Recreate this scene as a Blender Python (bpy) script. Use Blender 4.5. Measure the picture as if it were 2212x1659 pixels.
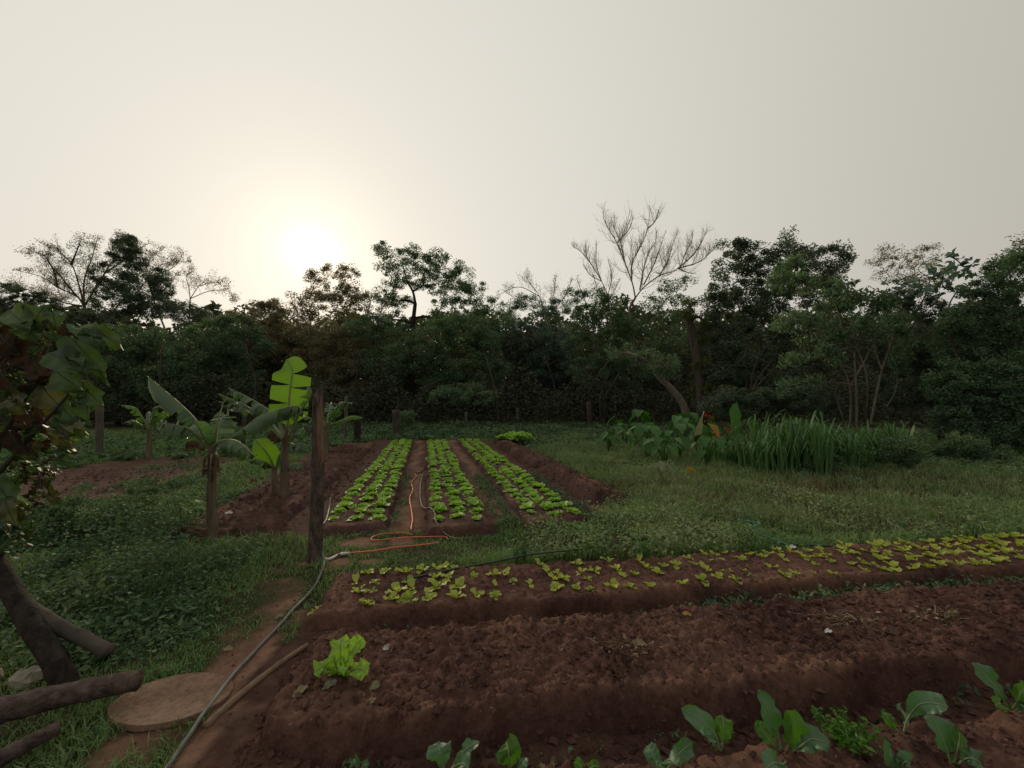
import bpy, math, random
import numpy as np
from mathutils import Vector

# ------------------------------------------------------------------ scene, camera, light
sc = bpy.context.scene
for o in list(bpy.data.objects):
    bpy.data.objects.remove(o)
COL = sc.collection
F, CU, CV, CAMH = 830.0, 1106.0, 829.5, 1.6      # focal length and centre on a 2212 x 1659 sheet
PITCH = math.atan((870 - CV) / F)
cam = bpy.data.cameras.new('camera')
cam.sensor_width = 36.0
cam.lens = 36.0 * F / 2212.0
cam.clip_start = 0.05
cam.clip_end = 5000
camo = bpy.data.objects.new('camera', cam)
camo.location = (0, 0, CAMH)
camo.rotation_euler = (math.pi / 2 + PITCH, 0, 0)
COL.objects.link(camo)
sc.camera = camo

SUN_AZ = math.radians(-27.8)      # left of the view axis
SUN_EL = math.radians(19.4)
SUN = Vector((math.sin(SUN_AZ) * math.cos(SUN_EL), math.cos(SUN_AZ) * math.cos(SUN_EL), math.sin(SUN_EL)))

world = bpy.data.worlds.new('World')
sc.world = world
world.use_nodes = True
nt = world.node_tree
nt.nodes.clear()
N = nt.nodes.new
L = nt.links.new
out = N('ShaderNodeOutputWorld')
bg = N('ShaderNodeBackground')
L(bg.outputs[0], out.inputs[0])
sky = N('ShaderNodeTexSky')
sky.sky_type = 'NISHITA'
sky.sun_disc = False
sky.sun_elevation = SUN_EL
sky.sun_rotation = SUN_AZ
sky.dust_density = 6.0
sky.air_density = 1.5
tc = N('ShaderNodeTexCoord')
nrm = N('ShaderNodeVectorMath'); nrm.operation = 'NORMALIZE'
L(tc.outputs['Generated'], nrm.inputs[0])
dot = N('ShaderNodeVectorMath'); dot.operation = 'DOT_PRODUCT'
L(nrm.outputs[0], dot.inputs[0]); dot.inputs[1].default_value = SUN

def wmath(op, a, b):
    m = N('ShaderNodeMath'); m.operation = op
    for i, v in enumerate((a, b)):
        if isinstance(v, (int, float)):
            m.inputs[i].default_value = v
        else:
            L(v, m.inputs[i])
    return m.outputs[0]

def wcol(fac, col):
    m = N('ShaderNodeVectorMath'); m.operation = 'SCALE'
    m.inputs[0].default_value = col
    L(fac, m.inputs['Scale'])
    return m.outputs[0]

def wadd(a, b):
    m = N('ShaderNodeVectorMath'); m.operation = 'ADD'
    L(a, m.inputs[0]); L(b, m.inputs[1])
    return m.outputs[0]

half = wmath('MULTIPLY', wmath('ADD', dot.outputs['Value'], 1.0), 0.5)      # 1 towards the sun, 0 opposite
pos = wmath('MAXIMUM', dot.outputs['Value'], 0.0)
veil = wcol(wmath('ADD', wmath('MULTIPLY', wmath('POWER', half, 2.0), 0.49), 0.315), (1.0, 0.960, 0.855))
aur = wcol(wmath('MULTIPLY', wmath('POWER', pos, 40.0), 0.08), (1.0, 0.90, 0.72))
aur2 = wcol(wmath('MULTIPLY', wmath('POWER', pos, 220.0), 0.24), (1.0, 0.78, 0.46))
core = wcol(wmath('MULTIPLY', wmath('POWER', pos, 2200.0), 3.0), (1.0, 0.93, 0.74))
sep = N('ShaderNodeSeparateXYZ'); L(nrm.outputs[0], sep.inputs[0])
low = wmath('POWER', wmath('SUBTRACT', 1.0, wmath('ABSOLUTE', sep.outputs[2], 0.0)), 5.0)
warm = wcol(wmath('MULTIPLY', low, 0.055), (1.0, 0.52, 0.42))               # pinkish dust along the horizon
nis = N('ShaderNodeVectorMath'); nis.operation = 'SCALE'
L(sky.outputs[0], nis.inputs[0]); nis.inputs['Scale'].default_value = 0.0025
tot = wadd(wadd(wadd(wadd(wadd(veil, aur), aur2), core), warm), nis.outputs[0])
L(tot, bg.inputs[0])
bg.inputs[1].default_value = 1.0

sl = bpy.data.lights.new('sun', 'SUN')
sl.energy = 2.3
sl.angle = math.radians(7)
sl.color = (1.0, 0.80, 0.55)
slo = bpy.data.objects.new('sun', sl)
slo.rotation_euler = (-SUN).to_track_quat('-Z', 'Y').to_euler()
slo.location = SUN * 50
COL.objects.link(slo)
sc.view_settings.view_transform = 'Standard'
sc.view_settings.look = 'None'
sc.view_settings.exposure = 0.0
sc.view_settings.gamma = 1.0
sc.cycles.max_bounces = 6
sc.cycles.diffuse_bounces = 3
sc.cycles.glossy_bounces = 2
sc.cycles.transmission_bounces = 3

# ------------------------------------------------------------------ helpers
RNG = np.random.default_rng(7)
R = random.Random(11)
CP, SP = math.cos(PITCH), math.sin(PITCH)

def ray(u, v):
    a, b = (u - CU) / F, (CV - v) / F
    return np.array([a, CP - b * SP, SP + b * CP])

def G(u, v, z=0.0):
    """ground point seen at (u, v) of the sheet, on the level z"""
    d = ray(u, v)
    return np.array([0, 0, CAMH]) + d * ((z - CAMH) / d[2])

def P(u, v, y):
    """point seen at (u, v) that stands y metres away"""
    d = ray(u, v)
    return np.array([0, 0, CAMH]) + d * (y / d[1])

def px(y):
    return y / F                   # metres per sheet pixel at distance y

def hash2(ix, iy, seed):
    h = (ix.astype(np.int64) * 374761393 + iy.astype(np.int64) * 668265263 + seed * 974711) & 0xFFFFFFFF
    h = ((h ^ (h >> 13)) * 1274126177) & 0xFFFFFFFF
    h = (h ^ (h >> 16)) & 0xFFFFFFFF
    return h / 4294967295.0

def vnoise(x, y, seed=0):
    x = np.asarray(x, float); y = np.asarray(y, float)
    ix, iy = np.floor(x), np.floor(y)
    fx, fy = x - ix, y - iy
    fx = fx * fx * (3 - 2 * fx); fy = fy * fy * (3 - 2 * fy)
    a = hash2(ix, iy, seed); b = hash2(ix + 1, iy, seed)
    c = hash2(ix, iy + 1, seed); d = hash2(ix + 1, iy + 1, seed)
    return (a + (b - a) * fx) * (1 - fy) + (c + (d - c) * fx) * fy - 0.5

def fbm(x, y, seed=0, octv=4, gain=0.5):
    s, a = 0.0, 1.0
    for i in range(octv):
        s = s + a * vnoise(x * 2 ** i + 17.3 * i, y * 2 ** i - 9.1 * i, seed + i)
        a *= gain
    return s

def sstep(x):
    x = np.clip(x, 0, 1)
    return x * x * (3 - 2 * x)

def inpoly(x, y, poly):
    x = np.asarray(x); y = np.asarray(y)
    r = np.zeros(x.shape, bool)
    n = len(poly)
    for i in range(n):
        x1, y1 = poly[i][:2]; x2, y2 = poly[(i + 1) % n][:2]
        c = ((y1 > y) != (y2 > y)) & (x < (x2 - x1) * (y - y1) / (y2 - y1 + 1e-12) + x1)
        r ^= c
    return r

def npmesh(name, V, FS, smooth=True):
    me = bpy.data.meshes.new(name)
    V = np.ascontiguousarray(V, dtype=np.float32)
    me.vertices.add(len(V)); me.vertices.foreach_set('co', V.ravel())
    FS = [np.asarray(f, dtype=np.int32) for f in FS if len(f)]
    nl = sum(f.size for f in FS); nf = sum(len(f) for f in FS)
    me.loops.add(nl); me.loops.foreach_set('vertex_index', np.concatenate([f.ravel() for f in FS]))
    me.polygons.add(nf)
    tot_ = np.concatenate([np.full(len(f), f.shape[1], np.int32) for f in FS])
    st = np.concatenate([[0], np.cumsum(tot_)[:-1]]).astype(np.int32)
    me.polygons.foreach_set('loop_start', st)
    me.polygons.foreach_set('loop_total', tot_)
    me.polygons.foreach_set('use_smooth', np.full(nf, smooth, bool))
    me.update(calc_edges=True)
    return me

class MB:
    """collects vertices and faces of one mesh"""
    def __init__(s):
        s.v = []; s.q = []; s.t = []; s.n = 0
    def add(s, V, quads=None, tris=None):
        V = np.asarray(V, float)
        if quads is not None and len(quads): s.q.append(np.asarray(quads) + s.n)
        if tris is not None and len(tris): s.t.append(np.asarray(tris) + s.n)
        s.v.append(V); s.n += len(V)
    def tube(s, pts, rad, n=6, cap=True):
        pts = np.asarray(pts, float); m = len(pts)
        rad = np.broadcast_to(np.asarray(rad, float), (m,))
        T = np.gradient(pts, axis=0)
        T /= np.linalg.norm(T, axis=1)[:, None] + 1e-9
        ref = np.array([0.31, 0.95, 0.07]) if abs(T[:, 2]).mean() > 0.5 else np.array([0.05, 0.07, 1.0])
        A = np.cross(T, ref); A /= np.linalg.norm(A, axis=1)[:, None] + 1e-9
        B = np.cross(T, A)
        th = np.linspace(0, 2 * math.pi, n, endpoint=False)
        ring = A[:, None, :] * np.cos(th)[None, :, None] + B[:, None, :] * np.sin(th)[None, :, None]
        V = (pts[:, None, :] + ring * rad[:, None, None]).reshape(-1, 3)
        i = np.arange(m - 1)[:, None] * n; j = np.arange(n)[None, :]; k = (j + 1) % n
        Q = np.stack([i + j, i + k, i + n + k, i + n + j], -1).reshape(-1, 4)
        tr = []
        if cap:
            V = np.vstack([V, pts[0], pts[-1]])
            a, b = m * n, m * n + 1
            tr = [(a, (q + 1) % n, q) for q in range(n)] + [(b, (m - 1) * n + q, (m - 1) * n + (q + 1) % n) for q in range(n)]
        s.add(V, Q, tr)
    def mesh(s, name, smooth=True):
        FS = []
        if s.q: FS.append(np.vstack(s.q))
        if s.t: FS.append(np.vstack(s.t))
        return npmesh(name, np.vstack(s.v), FS, smooth)

def catmull(pts, k=6):
    p = np.asarray(pts, float)
    p = np.vstack([2 * p[0] - p[1], p, 2 * p[-1] - p[-2]])
    res = []
    for i in range(1, len(p) - 2):
        for t in np.linspace(0, 1, k, endpoint=False):
            a, b, c, d = p[i - 1], p[i], p[i + 1], p[i + 2]
            res.append(0.5 * (2 * b + (c - a) * t + (2 * a - 5 * b + 4 * c - d) * t * t + (3 * b - a - 3 * c + d) * t ** 3))
    res.append(p[-2])
    return np.array(res)

ORG = {}
def tag(o, label=None, cat=None, group=None, kind=None):
    if label: o['label'] = label
    if cat: o['category'] = cat
    if group: o['group'] = group
    if kind: o['kind'] = kind
    return o

def thing(name, label, cat, loc, group=None, rz=0.0):
    o = bpy.data.objects.new(name, None)
    o.empty_display_size = 0.1
    o.location = tuple(float(c) for c in loc); o.rotation_euler = (0, 0, rz)
    COL.objects.link(o)
    ORG[o.name] = np.array(loc, float)
    return tag(o, label, cat, group)

def build(name, mb, m, parent=None, smooth=True, origin=None):
    """link what an MB holds (world coordinates) as one mesh object"""
    org = np.array(origin, float) if origin is not None else (ORG[parent.name] if parent is not None else np.zeros(3))
    mb.v = [v - org for v in mb.v]
    me = mb.mesh(name, smooth)
    if m is not None: me.materials.append(m)
    o = bpy.data.objects.new(name, me)
    COL.objects.link(o)
    if parent is not None:
        o.parent = parent
    else:
        o.location = tuple(float(c) for c in org)
    ORG[o.name] = org
    return o

def blade(mb, mid, up, hw, nw=2, cup=0.0, wave=0.0, wf=3.0, ph=0.0, back=None):
    """a leaf blade along the midrib mid (n,3); hw half widths (n)"""
    mid = np.asarray(mid, float); n = len(mid)
    T = np.gradient(mid, axis=0); T /= np.linalg.norm(T, axis=1)[:, None] + 1e-9
    up = np.broadcast_to(np.asarray(up, float), (n, 3))
    S = np.cross(T, up); S /= np.linalg.norm(S, axis=1)[:, None] + 1e-9
    Nn = np.cross(S, T)
    js = np.linspace(-1, 1, 2 * nw + 1)
    hw = np.asarray(hw, float)[:, None, None]
    J = js[None, :, None]
    tt = np.linspace(0, 1, n)[:, None, None]
    w = wave * (np.sin(tt * wf * 6.28 + ph + J * 2.2) + 0.5 * np.sin(tt * wf * 15.1 + 1.7 * ph - J * 3)) * np.abs(J) ** 1.3
    V = mid[:, None, :] + S[:, None, :] * hw * J + Nn[:, None, :] * (cup * hw * np.abs(J) ** 1.4 + w)
    if back is not None:
        V = V - T[:, None, :] * np.asarray(back)[:, None, None] * np.abs(J)
    c = 2 * nw + 1
    i = np.arange(n - 1)[:, None] * c; j = np.arange(c - 1)[None, :]
    Q = np.stack([i + j, i + j + 1, i + c + j + 1, i + c + j], -1).reshape(-1, 4)
    mb.add(V.reshape(-1, 3), Q)

def leafquads(mb, C, ln, wd, rng, droop=0.25, flat=0.35, axis=None, tri=False):
    """leaf-shaped faces at the points C; flat: how much leaf planes lie level"""
    n = len(C)
    if axis is None:
        a = rng.normal(size=(n, 3)); a[:, 2] = a[:, 2] * 0.6 - droop
    else:
        a = axis + rng.normal(size=(n, 3)) * 0.35
    a /= np.linalg.norm(a, axis=1)[:, None] + 1e-9
    nr = rng.normal(size=(n, 3)); nr[:, 2] = np.abs(nr[:, 2]) + flat
    s = np.cross(a, nr); s /= np.linalg.norm(s, axis=1)[:, None] + 1e-9
    m = np.cross(s, a)
    if tri:
        ln = (ln * rng.uniform(0.6, 1.3, n))[:, None]; wd = (wd * rng.uniform(0.7, 1.25, n))[:, None]
        V = np.stack([C - a * ln * 0.5 + s * wd * 0.5, C - a * ln * 0.5 - s * wd * 0.5, C + a * ln * 0.5], 1).reshape(-1, 3)
        mb.add(V, None, np.arange(3 * n).reshape(-1, 3)); return
    ln = (ln * rng.uniform(0.6, 1.3, n))[:, None]; wd = (wd * rng.uniform(0.7, 1.25, n))[:, None]
    V = np.stack([C - a * ln * 0.5, C - a * ln * 0.02 + s * wd * 0.5 + m * wd * 0.12,
                  C + a * ln * 0.5 - m * ln * 0.08, C - a * ln * 0.02 - s * wd * 0.5 + m * wd * 0.12], 1).reshape(-1, 3)
    mb.add(V, np.arange(4 * n).reshape(-1, 4))

# ------------------------------------------------------------------ materials
def newmat(name):
    m = bpy.data.materials.new(name); m.use_nodes = True
    t = m.node_tree
    return m, t, t.nodes['Principled BSDF'], t.nodes['Material Output']

def setspec(b, v):
    b.inputs['Specular IOR Level'].default_value = v

def ramp(t, fac, stops):
    r = t.nodes.new('ShaderNodeValToRGB')
    e = r.color_ramp.elements
    while len(e) < len(stops): e.new(0.5)
    for i, (p, c) in enumerate(stops):
        e[i].position = p; e[i].color = (*c, 1)
    t.links.new(fac, r.inputs[0])
    return r.outputs[0]

def noise_tex(t, scale, detail=4, rough=0.55, coord='Object', dist=0.0, stretch=None):
    c = t.nodes.new('ShaderNodeTexCoord')
    n = t.nodes.new('ShaderNodeTexNoise')
    n.inputs['Scale'].default_value = scale; n.inputs['Detail'].default_value = detail
    n.inputs['Roughness'].default_value = rough; n.inputs['Distortion'].default_value = dist
    src = c.outputs[coord]
    if stretch:
        mp = t.nodes.new('ShaderNodeMapping'); mp.inputs['Scale'].default_value = stretch
        t.links.new(src, mp.inputs[0]); src = mp.outputs[0]
    t.links.new(src, n.inputs['Vector'])
    return n.outputs[0]

def bump(t, b, h, strength, dist):
    n = t.nodes.new('ShaderNodeBump')
    n.inputs['Strength'].default_value = strength; n.inputs['Distance'].default_value = dist
    t.links.new(h, n.inputs['Height']); t.links.new(n.outputs[0], b.inputs['Normal'])

def mixc(t, fac, a, b):
    m = t.nodes.new('ShaderNodeMix'); m.data_type = 'RGBA'
    for s, v in ((0, fac), (6, a), (7, b)):
        if isinstance(v, (int, float)): m.inputs[s].default_value = v
        elif isinstance(v, tuple): m.inputs[s].default_value = (*v, 1)
        else: t.links.new(v, m.inputs[s])
    return m.outputs[2]

GAIN = {n: (1.85, 1.8, 3.0) for n in ('tree_leaf_dark', 'tree_leaf_mid', 'tree_leaf_olive', 'tree_leaf_cool')}
GAIN.update({'grass': (2.1, 2.35, 3.2), 'meadow_grass': (1.95, 2.1, 3.0), 'weed': (1.5, 1.7, 2.4), 'tall_grass': (1.25, 1.6, 1.35)})
GAIN.update({'taro': (1.5, 1.6, 1.5), 'kale': (1.1, 1.1, 1.3), 'banana_leaf': (1.0, 1.0, 1.25)})
def leafmat(name, cols, trans=0.3, tcol=None, rough=0.5, spec=0.3, nscale=0.6, obj_rand=False, veins=False, patch=1.0):
    """leaf colour differs from leaf to leaf and slowly through the plant"""
    k = GAIN.get(name, (1, 1, 1)); cols = [tuple(c_ * g_ for c_, g_ in zip(cc, k)) for cc in cols]
    m, t, b, o = newmat(name)
    g = t.nodes.new('ShaderNodeNewGeometry')
    fac = g.outputs['Random Per Island']
    if obj_rand:
        oi = t.nodes.new('ShaderNodeObjectInfo')
        mm = t.nodes.new('ShaderNodeMath'); mm.operation = 'ADD'
        t.links.new(oi.outputs['Random'], mm.inputs[0]); t.links.new(fac, mm.inputs[1])
        m2 = t.nodes.new('ShaderNodeMath'); m2.operation = 'MULTIPLY'; m2.inputs[1].default_value = 0.5
        t.links.new(mm.outputs[0], m2.inputs[0]); fac = m2.outputs[0]
    nz = noise_tex(t, nscale, 3)
    av = t.nodes.new('ShaderNodeMath'); av.operation = 'MULTIPLY_ADD'
    t.links.new(nz, av.inputs[0]); av.inputs[1].default_value = 0.9 * patch
    sb = t.nodes.new('ShaderNodeMath'); sb.operation = 'SUBTRACT'
    t.links.new(fac, sb.inputs[0]); sb.inputs[1].default_value = 0.45 * patch
    t.links.new(sb.outputs[0], av.inputs[2])
    n = len(cols)
    c = ramp(t, av.outputs[0], [(i / (n - 1), cc) for i, cc in enumerate(cols)])
    if veins:
        fn = noise_tex(t, 38, 3, 0.6)
        c = mixc(t, fn, c, mixc(t, 0.65, c, (0.9, 0.95, 0.7))) if False else c
        bump(t, b, fn, 0.35, 0.01)
    t.links.new(c, b.inputs['Base Color'])
    b.inputs['Roughness'].default_value = rough; setspec(b, spec)
    if trans:
        tr = t.nodes.new('ShaderNodeBsdfTranslucent')
        hs = t.nodes.new('ShaderNodeMix'); hs.data_type = 'RGBA'; hs.blend_type = 'MULTIPLY'
        hs.inputs[0].default_value = 1.0
        t.links.new(c, hs.inputs[6]); hs.inputs[7].default_value = (*(tcol or (1.5, 1.5, 0.7)), 1)
        t.links.new(hs.outputs[2], tr.inputs[0])
        mx = t.nodes.new('ShaderNodeMixShader'); mx.inputs[0].default_value = trans
        t.links.new(b.outputs[0], mx.inputs[1]); t.links.new(tr.outputs[0], mx.inputs[2])
        t.links.new(mx.outputs[0], o.inputs[0])
    return m

def barkmat(name, c1, c2, scale=6, stretch=(1, 1, 0.25), bs=0.8, bd=0.02, rough=0.9):
    m, t, b, o = newmat(name)
    n = noise_tex(t, scale, 7, 0.65, stretch=stretch, dist=0.4)
    t.links.new(ramp(t, n, [(0.3, c1), (0.7, c2)]), b.inputs['Base Color'])
    b.inputs['Roughness'].default_value = rough; setspec(b, 0.15)
    bump(t, b, n, bs, bd)
    return m

def plainmat(name, c1, c2, scale=8, rough=0.6, spec=0.3, bs=0.2, bd=0.005):
    m, t, b, o = newmat(name)
    n = noise_tex(t, scale, 4)
    t.links.new(ramp(t, n, [(0.3, c1), (0.7, c2)]), b.inputs['Base Color'])
    b.inputs['Roughness'].default_value = rough; setspec(b, spec)
    bump(t, b, n, bs, bd)
    return m

def soilmat(name, dark, mid, light, s=1.0):
    m, t, b, o = newmat(name)
    n1 = noise_tex(t, 1.3 * s, 5, 0.6)
    n2 = noise_tex(t, 24 * s, 6, 0.7)
    c1 = ramp(t, n1, [(0.32, dark), (0.52, mid), (0.72, light)])
    c2 = ramp(t, n2, [(0.3, (0.45, 0.45, 0.45)), (0.55, (1, 1, 1)), (0.75, (1.5, 1.4, 1.35))])
    mx = t.nodes.new('ShaderNodeMix'); mx.data_type = 'RGBA'; mx.blend_type = 'MULTIPLY'; mx.inputs[0].default_value = 0.8
    t.links.new(c1, mx.inputs[6]); t.links.new(c2, mx.inputs[7])
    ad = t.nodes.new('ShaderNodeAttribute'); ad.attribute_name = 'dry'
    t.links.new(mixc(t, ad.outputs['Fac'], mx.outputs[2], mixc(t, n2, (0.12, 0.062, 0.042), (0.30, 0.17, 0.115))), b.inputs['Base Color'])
    b.inputs['Roughness'].default_value = 0.95; setspec(b, 0.1)
    n3 = noise_tex(t, 45 * s, 7, 0.75)
    bump(t, b, n3, 0.85, 0.02)
    return m

M = {}
M['soil'] = soilmat('dark_red_soil', (0.066, 0.034, 0.030), (0.130, 0.068, 0.055), (0.20, 0.110, 0.082))
M['soil2'] = soilmat('garden_soil', (0.060, 0.034, 0.030), (0.100, 0.056, 0.047), (0.145, 0.085, 0.070))
M['tree_leaf_dark'] = leafmat('tree_leaf_dark', [(0.026, 0.042, 0.018), (0.044, 0.068, 0.028), (0.070, 0.098, 0.038)], 0.25, nscale=0.25)
M['tree_leaf_mid'] = leafmat('tree_leaf_mid', [(0.032, 0.062, 0.022), (0.056, 0.100, 0.034), (0.090, 0.140, 0.046)], 0.25, nscale=0.25)
M['tree_leaf_olive'] = leafmat('tree_leaf_olive', [(0.060, 0.062, 0.026), (0.095, 0.090, 0.036), (0.14, 0.115, 0.048)], 0.3, nscale=0.25)
M['tree_leaf_lime'] = leafmat('tree_leaf_lime', [(0.05, 0.075, 0.018), (0.09, 0.12, 0.028), (0.13, 0.16, 0.04)], 0.3)
M['tree_leaf_cool'] = leafmat('tree_leaf_cool', [(0.036, 0.068, 0.038), (0.060, 0.105, 0.054), (0.090, 0.145, 0.074)], 0.22)
M['tuft'] = leafmat('dry_tuft', [(0.12, 0.12, 0.08), (0.18, 0.17, 0.12), (0.26, 0.23, 0.17)], 0.5, (1.4, 1.3, 1.0))
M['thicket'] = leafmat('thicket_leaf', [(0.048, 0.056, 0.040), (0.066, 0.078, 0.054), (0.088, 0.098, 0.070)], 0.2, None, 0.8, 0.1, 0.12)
M['bark'] = barkmat('grey_bark', (0.035, 0.028, 0.022), (0.10, 0.085, 0.07))
M['bark_pale'] = barkmat('pale_bark', (0.11, 0.095, 0.075), (0.22, 0.19, 0.15))
M['bark_dark'] = barkmat('dark_bark', (0.010, 0.008, 0.007), (0.060, 0.048, 0.040), 16, (1, 1, 0.4), 1.0, 0.03)
M['bark_bare'] = barkmat('bare_twig_bark', (0.16, 0.135, 0.11), (0.30, 0.26, 0.22))
M['log'] = barkmat('log_bark', (0.035, 0.024, 0.022), (0.17, 0.125, 0.105), 22, (1, 1, 1), 1.0, 0.03)
M['post'] = barkmat('post_bark', (0.030, 0.022, 0.019), (0.19, 0.145, 0.120), 22, (1, 1, 0.35), 1.0, 0.03)
M['peeled'] = barkmat('peeled_wood', (0.11, 0.058, 0.040), (0.30, 0.185, 0.135), 30, (1, 1, 0.12), 0.7, 0.012)
M['fence'] = barkmat('weathered_fence_wood', (0.06, 0.055, 0.045), (0.16, 0.145, 0.12), 10)
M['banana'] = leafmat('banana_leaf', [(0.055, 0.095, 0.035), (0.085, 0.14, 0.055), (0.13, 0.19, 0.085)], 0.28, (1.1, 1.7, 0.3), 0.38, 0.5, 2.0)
M['banana_lit'] = leafmat('banana_young_lit_leaf', [(0.085, 0.17, 0.022), (0.11, 0.21, 0.03), (0.14, 0.25, 0.04)], 0.5, (1.5, 1.7, 0.4), 0.38, 0.4, 2.0)  # young green, with sun shining through the blade lifted into its colour
M['banana_dry'] = leafmat('banana_dry_leaf', [(0.07, 0.045, 0.028), (0.12, 0.085, 0.05), (0.17, 0.125, 0.075)], 0.25, (1.2, 1.0, 0.7), 0.8, 0.1, 2.0)
M['rib'] = plainmat('pale_midrib', (0.16, 0.19, 0.08), (0.24, 0.26, 0.13))
M['banana_stem'] = barkmat('banana_stem', (0.075, 0.055, 0.040), (0.25, 0.20, 0.15), 9, (1, 1, 0.15), 0.5, 0.01, 0.7)
M['lettuce'] = leafmat('lettuce', [(0.19, 0.36, 0.045), (0.28, 0.48, 0.07), (0.36, 0.56, 0.10)], 0.4, (1.3, 1.4, 0.5), 0.45, 0.35, 3.0, True)
M['seedling'] = leafmat('lettuce_seedling', [(0.26, 0.35, 0.05), (0.39, 0.46, 0.075), (0.50, 0.53, 0.11)], 0.4, (1.2, 1.3, 0.5), 0.45, 0.35, 3.0, True)
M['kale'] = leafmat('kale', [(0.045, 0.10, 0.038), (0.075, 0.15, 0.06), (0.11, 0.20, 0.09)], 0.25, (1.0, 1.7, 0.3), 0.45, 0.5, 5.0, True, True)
M['kale_bright'] = leafmat('kale_young', [(0.05, 0.13, 0.018), (0.08, 0.18, 0.025), (0.11, 0.23, 0.035)], 0.4, (1.2, 1.6, 0.3), 0.5, 0.4, 5.0, True, True)  # brighter green of some kale leaves, also used for weed and cassava
M['kale_rib'] = plainmat('kale_rib', (0.17, 0.22, 0.12), (0.26, 0.30, 0.18))
M['taro'] = leafmat('taro', [(0.022, 0.060, 0.015), (0.038, 0.090, 0.022), (0.060, 0.125, 0.032)], 0.3, (1.0, 1.6, 0.3), 0.5, 0.3, 2.0, True)
M['wilted'] = leafmat('wilted_leaf', [(0.15, 0.17, 0.10), (0.20, 0.22, 0.14), (0.26, 0.28, 0.19)], 0.2, None, 0.7)
M['yellow_leaf'] = leafmat('yellowed_leaf', [(0.30, 0.17, 0.03), (0.36, 0.22, 0.04), (0.42, 0.27, 0.06)], 0.3, (1.1, 1, 0.6))
M['red'] = leafmat('canna_petal', [(0.42, 0.012, 0.008), (0.5, 0.02, 0.012), (0.55, 0.03, 0.015)], 0.3, (1.2, 0.9, 0.8))
M['grass'] = leafmat('grass', [(0.042, 0.080, 0.022), (0.072, 0.115, 0.032), (0.115, 0.135, 0.046)], 0.25, None, 0.6, 0.2, 0.9, patch=2.2)
M['meadow'] = leafmat('meadow_grass', [(0.055, 0.090, 0.026), (0.095, 0.128, 0.038), (0.135, 0.150, 0.060)], 0.25, None, 0.6, 0.2, 0.8, patch=2.4)
M['weed'] = leafmat('weed', [(0.028, 0.052, 0.022), (0.054, 0.090, 0.033), (0.105, 0.125, 0.048)], 0.2, None, 0.65, 0.15, 1.3, patch=2.2)
M['clump'] = leafmat('tall_grass', [(0.04, 0.075, 0.03), (0.065, 0.115, 0.045), (0.11, 0.165, 0.075)], 0.25, None, 0.45, 0.4, 1.0)
M['big'] = leafmat('big_leaf', [(0.026, 0.058, 0.026), (0.042, 0.085, 0.032), (0.070, 0.115, 0.036)], 0.25, (1.6, 1.6, 0.35), 0.55, 0.3, 2.0, True)
M['big_yellow'] = leafmat('big_leaf_yellowing', [(0.045, 0.060, 0.018), (0.070, 0.080, 0.022), (0.11, 0.105, 0.032)], 0.25, (1.3, 1.2, 0.4), 0.45, 0.4, 2.0, True)
M['dry'] = leafmat('dry_leaf', [(0.026, 0.017, 0.012), (0.050, 0.030, 0.020), (0.10, 0.065, 0.042)], 0.2, (1.1, 0.9, 0.6), 0.8, 0.1, 2.0, True)
M['deadstalk'] = leafmat('dead_stalk', [(0.085, 0.062, 0.045), (0.14, 0.105, 0.070), (0.21, 0.175, 0.105)], 0.2, None, 0.8, 0.1)
M['straw'] = leafmat('straw', [(0.16, 0.12, 0.07), (0.24, 0.19, 0.12), (0.34, 0.30, 0.21)], 0.1, None, 0.8, 0.1)
M['orange'] = plainmat('orange_hose', (0.55, 0.10, 0.035), (0.72, 0.17, 0.07), 5, 0.4, 0.4)
M['greypipe'] = plainmat('grey_pipe', (0.10, 0.105, 0.095), (0.18, 0.185, 0.165), 12, 0.5)
M['blackpipe'] = plainmat('black_pipe', (0.025, 0.03, 0.03), (0.05, 0.055, 0.055), 12, 0.45)
M['greenhose'] = plainmat('green_hose', (0.03, 0.16, 0.10), (0.05, 0.24, 0.15), 12, 0.4)
M['palehose'] = plainmat('pale_hose', (0.22, 0.20, 0.15), (0.34, 0.31, 0.24), 12, 0.5)
M['white'] = plainmat('white_plastic', (0.45, 0.45, 0.42), (0.62, 0.62, 0.58), 20, 0.5)
M['stick'] = barkmat('stick_wood', (0.12, 0.08, 0.055), (0.26, 0.18, 0.12), 14, (1, 1, 1), 0.4, 0.006)
M['lid'] = soilmat('earth_stained_concrete', (0.22, 0.140, 0.098), (0.31, 0.205, 0.148), (0.40, 0.275, 0.205), 1.6)
M['stone'] = plainmat('pale_stone', (0.20, 0.17, 0.13), (0.36, 0.33, 0.27), 14, 0.9, 0.1, 0.6, 0.02)

# ------------------------------------------------------------------ ground and beds
AL = math.radians(7.6)                         # near beds run almost across the view
EA = np.array([math.cos(AL), math.sin(AL)]); ET = np.array([-math.sin(AL), math.cos(AL)])
LD = np.array([-0.224, 1.0]); LD /= np.linalg.norm(LD)      # lettuce beds run away from the camera
LT = np.array([-LD[1], LD[0]])                 # to the left of that

BEDS = []   # name, origin, dir, perp, s0, s1, t0, t1, H, w, rough, res, seed
def adbed(name, org, d, p, s0, s1, t0, t1, H, w, rough, res, seed):
    BEDS.append(dict(name=name, o=np.array(org, float), d=d, p=p, s0=s0, s1=s1, t0=t0, t1=t1, H=H, w=w, rough=rough, res=res, seed=seed))

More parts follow.
